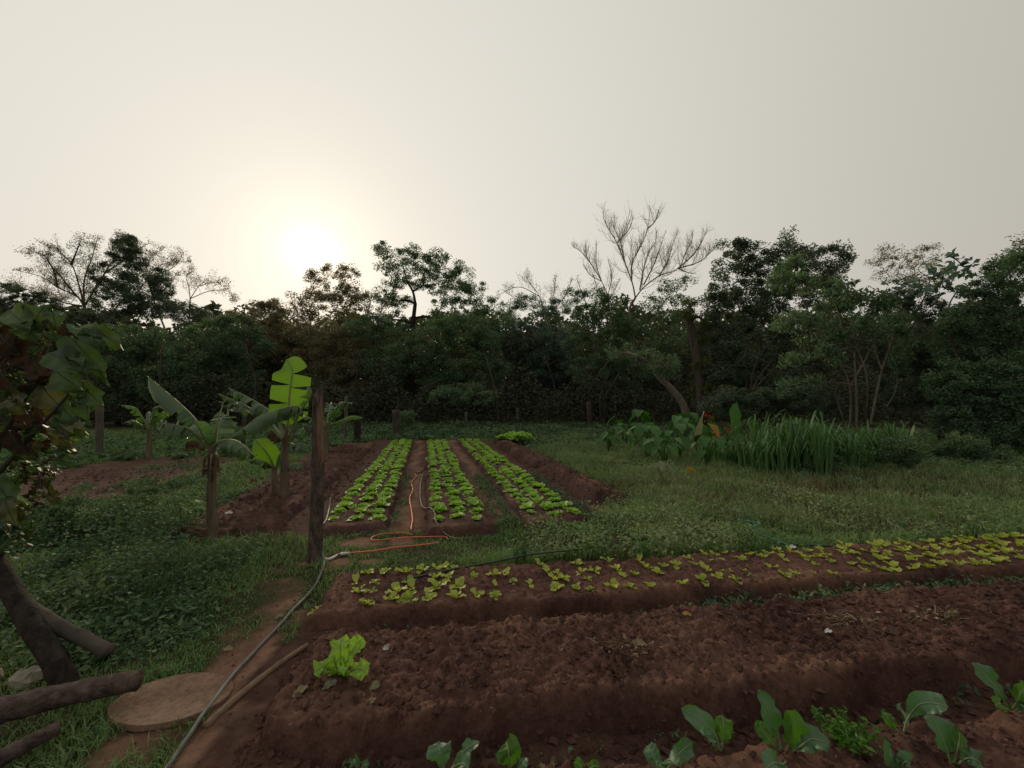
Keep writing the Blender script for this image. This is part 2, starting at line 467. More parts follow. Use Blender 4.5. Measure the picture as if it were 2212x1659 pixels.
adbed('seedling_bed', (0, 0), EA, ET, -1.12, 9.5, 2.88, 3.72, 0.10, 0.11, 0.030, (0.020, 0.016), 1)
adbed('bare_bed', (0, 0), EA, ET, -0.98, 7.5, 1.87, 2.75, 0.125, 0.11, 0.048, (0.014, 0.012), 2)
adbed('front_bed', (0, 0), EA, ET, -0.80, 6.0, 0.75, 1.76, 0.055, 0.11, 0.040, (0.016, 0.014), 3)
def lettuce_origin(x0, y0):
    return (x0, y0)
adbed('left_lettuce_bed', (-2.02, 5.05), LD, LT, -0.42, 10.9, -0.50, 0.52, 0.10, 0.16, 0.030, (0.04, 0.03), 4)
adbed('middle_lettuce_bed', (-0.69, 5.05), LD, LT, -0.42, 10.9, -0.50, 0.50, 0.10, 0.16, 0.030, (0.04, 0.03), 5)
adbed('right_lettuce_bed', (0.56, 5.2), LD, LT, -0.25, 10.8, -0.52, 0.50, 0.10, 0.16, 0.030, (0.04, 0.03), 6)
adbed('far_bare_ridge', (1.83, 5.2), LD, LT, 0.9, 10.6, -0.42, 0.45, 0.16, 0.28, 0.075, (0.045, 0.035), 7)
adbed('ploughed_strip', (-3.35, 5.05), LD, LT, -0.6, 9.8, -0.50, 0.95, 0.09, 0.25, 0.085, (0.045, 0.04), 8)

def bedloc(b, x, y):
    rx, ry = x - b['o'][0], y - b['o'][1]
    return rx * b['d'][0] + ry * b['d'][1], rx * b['p'][0] + ry * b['p'][1]

def bedh(b, x, y, detail=True):
    s, t = bedloc(b, x, y)
    jit = 0.05 * fbm(s * 1.6, t * 1.6, b['seed'] * 31, 3) + 0.045 * fbm(s * 9, t * 9, b['seed'] * 37, 3)
    e = np.minimum(np.minimum(s - b['s0'], b['s1'] - s), np.minimum(t - b['t0'], b['t1'] - t)) + jit
    k = sstep(e / b['w'])
    z = -0.14 + (b['H'] + 0.14) * k
    if detail:
        r = b['rough']
        nz = fbm(x * 4.5, y * 4.5, b['seed'] * 11, 3) * 0.7
        cl = np.abs(fbm(x * 13, y * 13, b['seed'] * 13, 3)) * 1.25 - 0.3
        fine = (fbm(x * 34, y * 34, b['seed'] * 17, 2) + np.abs(fbm(x * 22, y * 22, b['seed'] * 19, 2))) * 0.5
        z = z + r * (nz + cl + fine) * (0.7 + 0.3 * k)
    return z, e

def W(pts):
    return [G(u, v)[:2] for u, v in pts]

PATH = [(590, 1235, .10), (582, 1262, .16), (600, 1300, .10), (560, 1350, .16), (545, 1400, .20), (505, 1470, .24), (470, 1560, .26), (440, 1659, .30), (400, 1850, .45), (330, 2300, .6)]
PATHW = [(G(u, v)[:2], w) for u, v, w in PATH]
PATCH = [(G(u, v)[:2], r) for u, v, r in [(680, 1225, .16), (770, 1180, .20), (860, 1172, .16), (740, 1228, .14), (820, 1215, .10), (640, 1420, .14), (690, 1320, .16), (330, 1600, .14), (250, 1655, .12)]]
POLY_LET = W([(440, 1172), (560, 1168), (700, 1160), (870, 1150), (1060, 1138), (1130, 1125), (1290, 1108), (1330, 1072), (1130, 962), (1040, 950), (820, 950), (700, 968), (640, 1000), (600, 1060), (470, 1110)])
POLY_LEFT = W([(40, 1100), (240, 1088), (330, 1048), (440, 1015), (560, 990), (450, 985), (300, 992), (140, 1010), (30, 1045)])
POLY_NEAR = [tuple(EA * s + ET * t) for s, t in [(-1.0, 3.72), (9.5, 3.74), (7.0, 0.4), (-0.9, 0.4), (-1.25, 1.9)]]

def soilmask(x, y):
    x = np.asarray(x, float); y = np.asarray(y, float)
    jx = x + 0.22 * fbm(x * 2.1, y * 2.1, 91, 4); jy = y + 0.22 * fbm(x * 2.1, y * 2.1, 95, 4)
    m = np.zeros(x.shape)
    for (a, wa), (b, wb) in zip(PATHW[:-1], PATHW[1:]):
        ab = b - a; L2 = (ab ** 2).sum()
        t = np.clip(((jx - a[0]) * ab[0] + (jy - a[1]) * ab[1]) / L2, 0, 1)
        d = np.hypot(jx - a[0] - t * ab[0], jy - a[1] - t * ab[1])
        m = np.maximum(m, 0.72 * sstep((wa + (wb - wa) * t - d) / 0.16 + 0.5))
    for c, r in PATCH:
        m = np.maximum(m, 0.8 * sstep((r - np.hypot(jx - c[0], (jy - c[1]))) / 0.1 + 0.5))
    m = m * np.clip(1.0 + 2.8 * fbm(x * 3.8, y * 3.8, 99, 5), 0.0, 1.4)
    for pl in (POLY_LET, POLY_LEFT, POLY_NEAR):
        m = np.maximum(m, inpoly(jx, jy, pl).astype(float))
    return m

def tillmask(x, y):
    jx = x + 0.25 * fbm(x * 1.7, y * 1.7, 191, 4); jy = y + 0.25 * fbm(x * 1.7, y * 1.7, 195, 4)
    fur = np.zeros(np.shape(x))
    for x0 in (-1.36, -0.06):          # trodden furrows stay pale
        fur = np.maximum(fur, np.exp(-((jx - x0 + 0.224 * (jy - 5.05)) / 0.14) ** 2))
    return np.maximum(inpoly(jx, jy, POLY_LEFT), np.maximum(inpoly(jx, jy, POLY_LET) * (1 - 0.8 * fur), inpoly(jx, jy, POLY_NEAR)))

def gz(x, y):
    x = np.asarray(x, float); y = np.asarray(y, float)
    z = 0.05 * fbm(x * 0.9, y * 0.9, 51, 4) * np.clip(14 / (np.hypot(x, y) + 2), 0.3, 1)
    s = x * EA[0] + y * EA[1]; t = x * ET[0] + y * ET[1]
    pit = sstep((s + 0.9) / 0.35) * sstep((3.75 - t) / 0.15) * sstep((9.6 - s) / 0.4) * sstep((t - 0.3) / 0.3)
    z = z * (1 - 0.6 * pit) - 0.055 * pit + 0.016 * fbm(x * 11, y * 11, 53, 3) + 0.05 * inpoly(x, y, POLY_LEFT) * fbm(x * 5, y * 5, 57, 3)
    return z

def topz(x, y):
    z = gz(np.array([x]), np.array([y]))
    for b in BEDS:
        h, e = bedh(b, np.array([x]), np.array([y]), False)
        z = np.maximum(z, np.where(e > 0, h, -9))
    return float(z[0])

def spaced(a, step0, grow, lim):
    r, p, st = [a], a, step0
    while p < lim:
        p += st; r.append(p); st *= grow
    return r
ys = [-40, -15, -6, -3, -1.5, -0.5, 0.2, 0.6] + spaced(0.9, 0.036, 1.0, 4.6) + spaced(4.65, 0.04, 1.018, 30)[0:] + [36, 45, 60, 85, 130, 220, 400, 800, 1600, 3000]
xp = spaced(0.0, 0.055, 1.0, 3.2) + spaced(3.25, 0.06, 1.03, 24) + [30, 40, 60, 100, 180, 350, 700, 1500, 3000]
ys = np.array(sorted(set(round(v, 4) for v in ys))); xs = np.array(sorted(set([round(-v, 4) for v in xp] + [round(v, 4) for v in xp])))
X, Y = np.meshgrid(xs, ys)
Z = gz(X, Y); Z = np.where(np.hypot(X, Y) > 45, 0, Z)
nx, ny = len(xs), len(ys)
i = np.arange(ny - 1)[:, None] * nx; j = np.arange(nx - 1)[None, :]
Q = np.stack([i + j, i + j + 1, i + nx + j + 1, i + nx + j], -1).reshape(-1, 4)
me = npmesh('ground', np.stack([X, Y, Z], -1).reshape(-1, 3), [Q])
at = me.attributes.new('soil', 'FLOAT', 'POINT')
sm = soilmask(X, Y).ravel().astype(np.float32)
at.data.foreach_set('value', sm)
at = me.attributes.new('tilled', 'FLOAT', 'POINT')
at.data.foreach_set('value', tillmask(X, Y).ravel().astype(np.float32))
m, t, b, o = newmat('ground')
a = t.nodes.new('ShaderNodeAttribute'); a.attribute_name = 'soil'
n1 = noise_tex(t, 1.1, 5, 0.6); n2 = noise_tex(t, 20, 6, 0.7); n3 = noise_tex(t, 7, 5, 0.65)
tan = ramp(t, n1, [(0.3, (0.13, 0.070, 0.048)), (0.5, (0.20, 0.112, 0.076)), (0.7, (0.28, 0.168, 0.116))])
hum = ramp(t, n3, [(0.3, (0.022, 0.026, 0.012)), (0.5, (0.040, 0.044, 0.019)), (0.7, (0.068, 0.050, 0.028))])
a2 = t.nodes.new('ShaderNodeAttribute'); a2.attribute_name = 'tilled'
til = ramp(t, n3, [(0.3, (0.050, 0.027, 0.021)), (0.5, (0.080, 0.043, 0.033)), (0.7, (0.115, 0.070, 0.052))])
c = mixc(t, a.outputs['Fac'], hum, mixc(t, a2.outputs['Fac'], tan, til))
mx = t.nodes.new('ShaderNodeMix'); mx.data_type = 'RGBA'; mx.blend_type = 'MULTIPLY'; mx.inputs[0].default_value = 0.7
t.links.new(c, mx.inputs[6])
t.links.new(ramp(t, n2, [(0.3, (0.5, 0.5, 0.5)), (0.55, (1, 1, 1)), (0.75, (1.35, 1.3, 1.3))]), mx.inputs[7])
t.links.new(mx.outputs[2], b.inputs['Base Color'])
b.inputs['Roughness'].default_value = 0.95; setspec(b, 0.1)
bump(t, b, n2, 0.6, 0.015)
me.materials.append(m)
go = bpy.data.objects.new('ground', me); COL.objects.link(go)
tag(go, kind='structure')

for b in BEDS:
    s = np.arange(b['s0'] - 0.1, b['s1'] + 0.1, b['res'][0]); t_ = np.arange(b['t0'] - 0.1, b['t1'] + 0.1, b['res'][1])
    if b['name'] in ('seedling_bed', 'bare_bed', 'front_bed'):     # coarser steps far along the bed
        s = np.concatenate([np.arange(b['s0'] - 0.1, 3.2, b['res'][0]), np.arange(3.2, b['s1'] + 0.1, b['res'][0] * 2)])
    S_, T_ = np.meshgrid(s, t_)
    X = b['o'][0] + S_ * b['d'][0] + T_ * b['p'][0]; Y = b['o'][1] + S_ * b['d'][1] + T_ * b['p'][1]
    Z, e = bedh(b, X, Y)
    n_ = len(s); k_ = len(t_)
    i = np.arange(k_ - 1)[:, None] * n_; j = np.arange(n_ - 1)[None, :]
    Q = np.stack([i + j, i + j + 1, i + n_ + j + 1, i + n_ + j], -1).reshape(-1, 4)
    me = npmesh(b['name'], np.stack([X, Y, Z], -1).reshape(-1, 3), [Q])
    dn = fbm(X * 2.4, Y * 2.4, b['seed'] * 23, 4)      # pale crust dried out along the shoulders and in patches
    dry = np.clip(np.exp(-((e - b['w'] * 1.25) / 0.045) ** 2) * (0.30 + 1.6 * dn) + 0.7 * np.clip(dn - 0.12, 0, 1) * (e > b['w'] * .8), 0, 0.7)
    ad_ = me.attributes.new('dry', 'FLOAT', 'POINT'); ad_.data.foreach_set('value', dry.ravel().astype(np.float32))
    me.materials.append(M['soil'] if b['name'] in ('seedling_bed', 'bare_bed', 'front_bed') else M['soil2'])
    o = bpy.data.objects.new(b['name'], me); COL.objects.link(o)
    tag(o, kind='structure')

# crumbs of soil lying on the near beds
def clods(mb, n, b, srange, rmin, rmax, rng):
    s = rng.uniform(srange[0], srange[1], n); t_ = rng.uniform(b['t0'] - 0.08, b['t1'] + 0.05, n)
    X = b['o'][0] + s * b['d'][0] + t_ * b['p'][0]; Y = b['o'][1] + s * b['d'][1] + t_ * b['p'][1]
    Z, e = bedh(b, X, Y)
    Z = np.maximum(Z, gz(X, Y))
    r = rmin + (rmax - rmin) * rng.uniform(0, 1, n) ** 3
    base = np.array([[1, 0, 0], [-1, 0, 0], [0, 1, 0], [0, -1, 0], [0, 0, 0.8], [0, 0, -0.8]], float)
    V = base[None] * rng.uniform(0.55, 1.25, (n, 6, 1)) * r[:, None, None] + rng.normal(size=(n, 6, 3)) * 0.15 * r[:, None, None]
    V += np.stack([X, Y, Z + r * 0.2], -1)[:, None, :]
    T = np.array([[0, 2, 4], [2, 1, 4], [1, 3, 4], [3, 0, 4]])      # their undersides lie in the soil
    mb.add(V.reshape(-1, 3), None, (T[None] + (np.arange(n) * 6)[:, None, None]).reshape(-1, 3))
mb = MB()
clods(mb, 9500, BEDS[1], (-1.0, 4.5), 0.003, 0.028, RNG)
PP = dict(BEDS[1], o=G(500, 1500)[:2], d=EA, p=ET, s0=-1, s1=1, t0=-.9, t1=1.3, H=-.1)
clods(mb, 900, PP, (-.8, .9), 0.002, 0.012, RNG)
clods(mb, 4000, BEDS[0], (-1.1, 5.0), 0.004, 0.018, RNG)
clods(mb, 4500, BEDS[2], (-0.8, 3.5), 0.004, 0.020, RNG)
# broken ground of the ploughed patch at left
PB = dict(BEDS[7], o=G(240, 1050)[:2], s0=-2, s1=2, t0=-4.5, t1=3.5, H=-.05)
clods(mb, 2600, PB, (-2.2, 2.4), 0.01, 0.05, RNG)
clods(mb, 2500, BEDS[7], (-0.5, 9), 0.01, 0.045, RNG)
clods(mb, 2000, BEDS[6], (1, 9), 0.01, 0.040, RNG)
o = build('soil_crumbs', mb, M['soil'], smooth=False)
tag(o, 'crumbs of dark red soil strewn over the beds', 'soil crumbs', kind='stuff')

# ------------------------------------------------------------------ trees
def clumps(rng, c, r, k, n, cr, shell=0.6):
    """n points gathered round k centres inside the ellipsoid (c, r)"""
    d = rng.normal(size=(k, 3)); d /= np.linalg.norm(d, axis=1)[:, None]
    rad = rng.uniform(0, 1, k) ** (1 / 3.0); rad = rad * (1 - shell) + shell * rng.uniform(0.6, 1, k)
    cc = np.asarray(c) + d * rad[:, None] * np.asarray(r)
    w = rng.uniform(0.3, 1, k); w /= w.sum()
    idx = rng.choice(k, n, p=w)
    o_ = rng.normal(size=(n, 3)); o_ /= np.linalg.norm(o_, axis=1)[:, None] + 1e-9
    p = cc[idx] + o_ * (rng.uniform(0, 1, (n, 1)) ** 0.45) * np.array([1, 1, 0.75]) * cr * 1.45 * rng.uniform(.5, 1.25, k)[idx][:, None]
    return p, cc

def limbs_to(mb, start, targets, r0, rng, sag=0.15, n=5, seg=5):
    for q in targets:
        a = np.asarray(start, float); q = np.asarray(q, float)
        mid = (a + q) / 2 + np.array([rng.normal() * .08, rng.normal() * .08, sag * 0.6 + rng.normal() * .05]) * np.linalg.norm(q - a)
        pts = catmull([a, mid, q], seg)
        mb.tube(pts, np.linspace(r0, r0 * 0.25, len(pts)), n, False)

CM, LS = 1.88, 0.78
def tree(name, label, D, base_u, blobs, leaf, lm, bm, c=2.2, trunk_r=0.2, trunk=None, wd=0.5, cr=None, group=None, thick=0.75, seed=0, droop=0.3, flat=0.35, twigs=3, extra=None, shell=0.6):
    """blobs: (u, v, ru, rv[, depth offset]) of the crown's masses at distance D"""
    rng = np.random.default_rng(100 + seed)
    leaf = leaf * LS
    base = P(base_u, 0, D); base[2] = 0.0
    t = thing(name, label, 'tree', base, group)
    s = px(D)
    tb = MB(); cb = MB()
    bl = []
    for q in blobs:
        dz = q[4] if len(q) > 4 else rng.uniform(-0.8, 0.8)
        cen = P(q[0], q[1], D + dz); bl.append((cen, np.array([q[2] * s, max(q[2], q[3]) * s * thick, q[3] * s]) * 1.12))
    cz = np.mean([b_[0] for b_ in bl], axis=0)
    lowz = min(b_[0][2] for b_ in bl)
    if trunk:
        tp = catmull([P(u, v, D + (w if w else 0)) for u, v, w in trunk], 5)
        tp[0][2] = min(tp[0][2], -0.1)
    else:
        top = base + np.array([(cz[0] - base[0]) * 0.5, (cz[1] - base[1]) * 0.5, max(lowz * 0.75, 1.0) if lowz > 1.3 else max(lowz * 0.6, 0.05)])
        tp = catmull([base + [0, 0, -0.2], (base + top) / 2 + [rng.normal() * .2, rng.normal() * .2, 0], top], 5)
    tb.tube(tp, np.linspace(trunk_r, trunk_r * 0.6, len(tp)), 8)
    # limbs: each leaf mass hangs on the nearest limb already there
    nodes = [(q, trunk_r * 0.55) for q in tp[len(tp) // 2:]]
    order = sorted(range(len(bl)), key=lambda q: np.linalg.norm(bl[q][0] - tp[-1]))
    for q in order:
        cen, rr = bl[q]
        cost = [np.linalg.norm((cen - nd[0]) * [1, 1, 1.0]) + max(0, nd[0][2] - cen[2]) * 0.6 for nd in nodes]
        w_ = int(np.argmin(cost)); a, ra = nodes[w_]
        mid = (a + cen) / 2 + np.array([rng.normal() * .10, rng.normal() * .10, 0.06 + rng.normal() * .06]) * np.linalg.norm(cen - a)
        pts = catmull([a, mid, cen], 5)
        r1 = max(min(0.02, trunk_r * .4), ra * 0.55)
        tb.tube(pts, np.linspace(ra * 0.85, r1, len(pts)), 5, False)
        nodes += [(pts[5], ra * 0.7), (cen, r1)]
        area = math.pi * rr[0] * rr[2]
        n = int(c * CM * area / (leaf * leaf * wd * 0.5))
        k = max(7, int(area / ((cr or leaf * 2.2) ** 2) * 1.0))
        p, cc = clumps(rng, cen, rr, k, n, (cr or leaf * 1.6) * 0.80, shell)
        leafquads(cb, p, leaf, leaf * wd, rng, droop, flat, tri=D > 17)
        for e in cc[rng.choice(len(cc), min(twigs + 2, len(cc)), replace=False)]:
            limbs_to(tb, cen, [e], max(min(0.012, trunk_r * .25), r1 * 0.5), rng, 0.05, 4, 3)
    if extra: extra(tb, cb, rng)
    build('trunk', tb, bm, t)
    build('crown', cb, lm, t, smooth=False)
    return t

def twig(mb, p, d, ln, r, lev, rng, ends, upbend=0.35, side=3, spread=0.7, nmin=1):
    """a bare branch that forks again and again"""
    p = np.asarray(p, float); d = d / np.linalg.norm(d)
    k = 5 if lev else 3
    pts = [p]; dd = d.copy()
    for q in range(k):
        dd = dd + np.array([rng.normal() * .12, rng.normal() * .12, upbend * 0.3 + rng.normal() * .08]); dd /= np.linalg.norm(dd)
        pts.append(pts[-1] + dd * ln / k)
    pts = np.array(pts)
    mb.tube(pts, np.linspace(r, r * 0.5, k + 1), 4 if r > 0.03 else 3, False)
    if lev == 0:
        ends.append((pts[-1], dd)); return
    for q in range(side):
        f = rng.uniform(0.25, 1.0); ix = min(int(f * k), k)
        nd = dd + rng.normal(size=3) * spread; nd[2] += 0.15
        twig(mb, pts[ix], nd, ln * rng.uniform(0.45, 0.75), r * 0.55, lev - 1, rng, ends, upbend, side, spread)
    ends.append((pts[-1], dd))

def bare_tree(name, label, D, limbs, bm, r0, lev=2, seed=0, step=0.9, tl=1.6, side=3, tuft=None, tuft_n=6, tuft_s=0.18, spread=0.6, upbend=0.5, group=None, rmin=0.018):
    rng = np.random.default_rng(500 + seed)
    u0, v0 = limbs[0][0][:2]
    base = P(u0, 0, D); base[2] = 0
    t = thing(name, label, 'tree', base, group)
    tb, wb, cb = MB(), MB(), MB(); ends = []
    for li, lb in enumerate(limbs):
        w = rng.uniform(-1, 1)
        pts = [P(q[0], q[1], D + w * (k_ / max(1, len(lb) - 1)) * 3.0) for k_, q in enumerate(lb)]
        if li == 0:
            pts[0][2] = -0.1
        pts = catmull(pts, 6)
        ra = r0 if li == 0 else r0 * 0.5
        rb = r0 * 0.7 if li == 0 else rmin * 1.4
        tb.tube(pts, np.linspace(ra, rb, len(pts)), 6)
        if li == 0: continue
        ln = np.linalg.norm(np.diff(pts, axis=0), axis=1).sum()
        for q in range(int(ln / step)):
            f = rng.uniform(0.15, 1.0); ix = min(int(f * (len(pts) - 1)), len(pts) - 2)
            d = pts[ix + 1] - pts[ix]; d /= np.linalg.norm(d)
            nd = d + rng.normal(size=3) * spread * 1.2; nd[2] += 0.3
            twig(wb, pts[ix], nd, tl * rng.uniform(0.5, 1.2) * (1.12 - 0.85 * f), max(rmin, r0 * 0.2 * (1.1 - f)), lev, rng, ends, upbend, side, spread)
    if name == 'dead_shrub':
        tb.tube(pts, 0.012, 5)
        q0 = tb.n
        for V_ in wb.v: tb.v.append(V_)
        tb.q += [x_ + q0 for x_ in wb.q]; tb.t += [x_ + q0 for x_ in wb.t]; tb.n += wb.n
        wb = None
    tr = build('trunk', tb, bm, t)
    if wb: build('branches', wb, bm, t)
    if tuft:
        E = np.array([e[0] for e in ends]); p = np.repeat(E, tuft_n, axis=0) + rng.normal(size=(len(E) * tuft_n, 3)) * tuft_s * 1.1
        leafquads(cb, p, tuft_s, tuft_s * 0.55, rng, 0.1, tri=True)
        build('crown', cb, tuft, t, smooth=False)
    return t

def z1(a, b): return (a * .2757, 474.4 + b * .2757)
def z3(a, b): return (1084.3 + a * .2757, 433.7 + b * .2757)
def z4(a, b): return (1602 + a * .2757, 474.4 + b * .2757)

# far left: wide feathery tree, then the fainter one behind its right side
bare_tree('feathery_tree', 'wide pale feathery tree at far left with thin tufted twigs', 52,
    [[(180, 905), z1(690, 900), z1(660, 680)], [z1(660, 680), z1(600, 600), z1(450, 530), z1(330, 450), z1(100, 390)], [z1(660, 680), z1(620, 520), z1(560, 350), z1(430, 210)],
     [z1(660, 680), z1(660, 480), z1(720, 300), z1(770, 120)], [z1(660, 680), z1(820, 420), z1(930, 240), z1(960, 120)], [z1(660, 680), z1(500, 650), z1(310, 590), z1(110, 500)],
     [z1(450, 530), z1(420, 400), z1(330, 270), z1(190, 270)], [z1(560, 350), z1(600, 250), z1(640, 150)], [z1(820, 420), z1(1000, 300), z1(1150, 190)], [z1(330, 590), z1(160, 600), z1(20, 560)], [z1(600, 600), z1(480, 450), z1(380, 330), z1(390, 220)]],
    M['bark'], 0.24, 2, 1, 0.62, 2.6, 4, M['tuft'], 3, 0.20, 0.75, 0.3, rmin=0.018)
bare_tree('feathery_tree', 'faint feathery tree with flat top left of the sun, behind dark vines', 60,
    [[(372, 905), (370, 760), z1(1200, 620)], [z1(1200, 620), z1(1180, 440), z1(1300, 340), z1(1500, 330)], [z1(1200, 620), z1(1150, 430), z1(1180, 300), z1(1290, 220)], [z1(1180, 440), z1(1330, 390), z1(1420, 300), z1(1400, 240)], [z1(1200, 620), z1(1340, 500), z1(1380, 420)]],
    M['bark_bare'], 0.16, 2, 2, 0.7, 2.4, 4, M['tuft'], 3, 0.20, 0.75, 0.3, rmin=0.017)
bare_tree('feathery_tree', 'small faint feathery tree nearest the sun on its left', 62,
    [[(410, 905), (408, 720), z1(1490, 620)], [z1(1490, 620), z1(1480, 530), z1(1460, 440), z1(1530, 390)], [z1(1490, 620), z1(1560, 520), z1(1640, 450)], [z1(1490, 620), z1(1640, 560), z1(1780, 560), z1(1850, 640)], [z1(1560, 520), z1(1690, 490), z1(1740, 520)]],
    M['bark_bare'], 0.13, 2, 3, 0.7, 2.2, 4, M['tuft'], 3, 0.20, 0.75, 0.3, rmin=0.017)

tree('vine_covered_tree', 'dark vine-draped tree rising above the left tree line', 42, 285,
     [(282, 528, 28, 18), (262, 545, 26, 22), (295, 552, 26, 26), (275, 585, 26, 24), (222, 595, 18, 28), (232, 625, 26, 24), (300, 620, 45, 30), (340, 598, 28, 18), (350, 622, 26, 26), (260, 655, 55, 28), (330, 660, 50, 25), (385, 672, 50, 18), (425, 690, 40, 22), (220, 690, 40, 25)],
     0.24, M['tree_leaf_dark'], M['bark_dark'], 2.3, 0.3, cr=0.55, seed=1)
tree('broadleaf_tree', 'low dark tree at the left edge under the feathery tree', 36, 60,
     [(20, 640, 60, 25), (60, 665, 60, 30), (140, 690, 55, 30), (190, 700, 45, 30), (60, 720, 90, 45), (-40, 690, 60, 50)], 0.24, M['tree_leaf_dark'], M['bark_dark'], 2.3, 0.25, seed=2)
tree('bushy_tree', 'mid green bushy tree behind the left banana plants', 27, 300,
     [(290, 735, 60, 35), (250, 770, 55, 40), (330, 780, 65, 40), (230, 820, 50, 45), (300, 840, 80, 45), (370, 830, 55, 45)], 0.2, M['tree_leaf_mid'], M['bark_dark'], 2.4, 0.2, cr=0.45, seed=3)
tree('bushy_tree', 'bright-topped bushy tree left of the upright banana leaf', 29, 470,
     [(425, 730, 40, 22), (460, 712, 45, 22), (510, 705, 45, 22), (440, 770, 60, 35), (520, 750, 60, 40), (480, 820, 80, 45)], 0.2, M['tree_leaf_mid'], M['bark_dark'], 2.4, 0.2, cr=0.45, seed=4)
tree('broadleaf_tree', 'flat-topped dark tree directly below left of the sun', 35, 580,
     [(560, 668, 26, 12), (595, 672, 35, 14), (535, 690, 40, 18), (610, 700, 50, 22), (560, 730, 70, 30), (640, 745, 60, 35), (590, 790, 80, 45)], 0.22, M['tree_leaf_olive'], M['bark_dark'], 2.2, 0.22, cr=0.5, seed=5)
tree('broadleaf_tree', 'airy tree standing right under the sun', 38, 760,
     [(722, 588, 34, 16), (690, 602, 28, 15), (755, 592, 22, 16), (705, 625, 38, 16), (655, 640, 30, 14), (770, 625, 28, 22), (740, 655, 45, 18), (800, 650, 40, 22), (680, 672, 30, 12), (790, 690, 60, 25), (720, 700, 40, 18), (650, 672, 34, 14), (610, 655, 24, 10), (745, 625, 24, 14), (690, 645, 30, 12), (640, 690, 40, 18)],
     0.24, M['tree_leaf_olive'], M['bark'], 1.25, 0.22, [(775, 905, 0), (770, 740, 0), (790, 690, 0)], cr=0.5, seed=6, droop=0.6)
tree('broadleaf_tree', 'tall spreading tree right of the sun with hanging leaf clumps', 33, 890,
     [(848, 540, 32, 15), (828, 562, 18, 22), (885, 545, 22, 18), (905, 565, 30, 20), (945, 555, 26, 16), (965, 580, 36, 22), (995, 600, 28, 26), (845, 600, 20, 22), (880, 610, 34, 18), (935, 615, 38, 20), (985, 632, 40, 24), (1030, 628, 22, 18), (830, 640, 26, 22), (1050, 660, 22, 24), (1010, 670, 42, 25), (860, 650, 28, 16), (955, 655, 24, 14), (920, 585, 28, 16), (870, 575, 24, 15), (1035, 695, 40, 25), (980, 695, 45, 22), (935, 690, 30, 16), (845, 690, 34, 16), (1075, 690, 30, 22)],
     0.21, M['tree_leaf_mid'], M['bark_dark'], 1.45, 0.26, [(890, 905, 0), (888, 780, 0), (891, 712, 0), (897, 655, 0)], cr=0.42, seed=7, droop=0.8)
tree('bushy_tree', 'dark rounded tree below the tall spreading tree', 30, 960,
     [(800, 705, 50, 28), (850, 725, 50, 30), (940, 725, 50, 30), (1000, 715, 55, 35), (1045, 745, 40, 40), (900, 770, 70, 35), (1000, 790, 70, 40), (830, 790, 60, 40), (1060, 800, 40, 40), (950, 830, 50, 25)], 0.2, M['tree_leaf_mid'], M['bark_dark'], 2.2, 0.25, cr=0.45, seed=8)
tree('bushy_tree', 'dim brownish tree behind the wooden post', 31, 730,
     [(700, 725, 50, 30), (760, 740, 55, 35), (690, 790, 60, 40), (770, 810, 60, 45), (730, 850, 80, 35)], 0.2, M['tree_leaf_olive'], M['bark_dark'], 1.8, 0.22, cr=0.45, seed=9)
bare_tree('bare_tree', 'faint leafless tree left of the middle, above the dark crowns', 50,
    [[(1170, 905), (1165, 760), (1180, 690)], [(1180, 690), (1165, 640), (1140, 605), (1138, 592)], [(1180, 690), (1195, 640), (1200, 600)], [(1180, 690), (1220, 640), (1235, 605)], [(1180, 690), (1120, 650), (1085, 625)], [(1165, 640), (1120, 620), (1070, 640)]],
    M['bark_bare'], 0.12, 2, 5, 0.40, 2.0, 3, M['tuft'], 1, 0.16, 0.6, 0.5, rmin=0.018)
bare_tree('bare_tree', 'thin leafless tree behind the tall bare tree\'s left limb', 46,
    [[(1290, 905), (1285, 760), (1280, 690)], [(1280, 690), (1260, 640), (1245, 600)], [(1280, 690), (1290, 630), (1280, 590)], [(1280, 690), (1320, 640), (1340, 600)]],
    M['bark_bare'], 0.14, 2, 6, 0.55, 1.8, 3, M['tuft'], 1, 0.16, 0.6, 0.5, rmin=0.018)
tree('broadleaf_tree', 'dark tree right of the tall spreading tree, with sky gaps', 36, 1150,
     [(1105, 672, 34, 20), (1140, 655, 30, 14), (1205, 665, 30, 18), (1175, 675, 28, 16), (1090, 715, 30, 28), (1145, 715, 45, 25), (1200, 725, 35, 30), (1120, 770, 60, 40), (1190, 790, 60, 40)], 0.22, M['tree_leaf_cool'], M['bark_dark'], 1.9, 0.22, cr=0.5, seed=10)
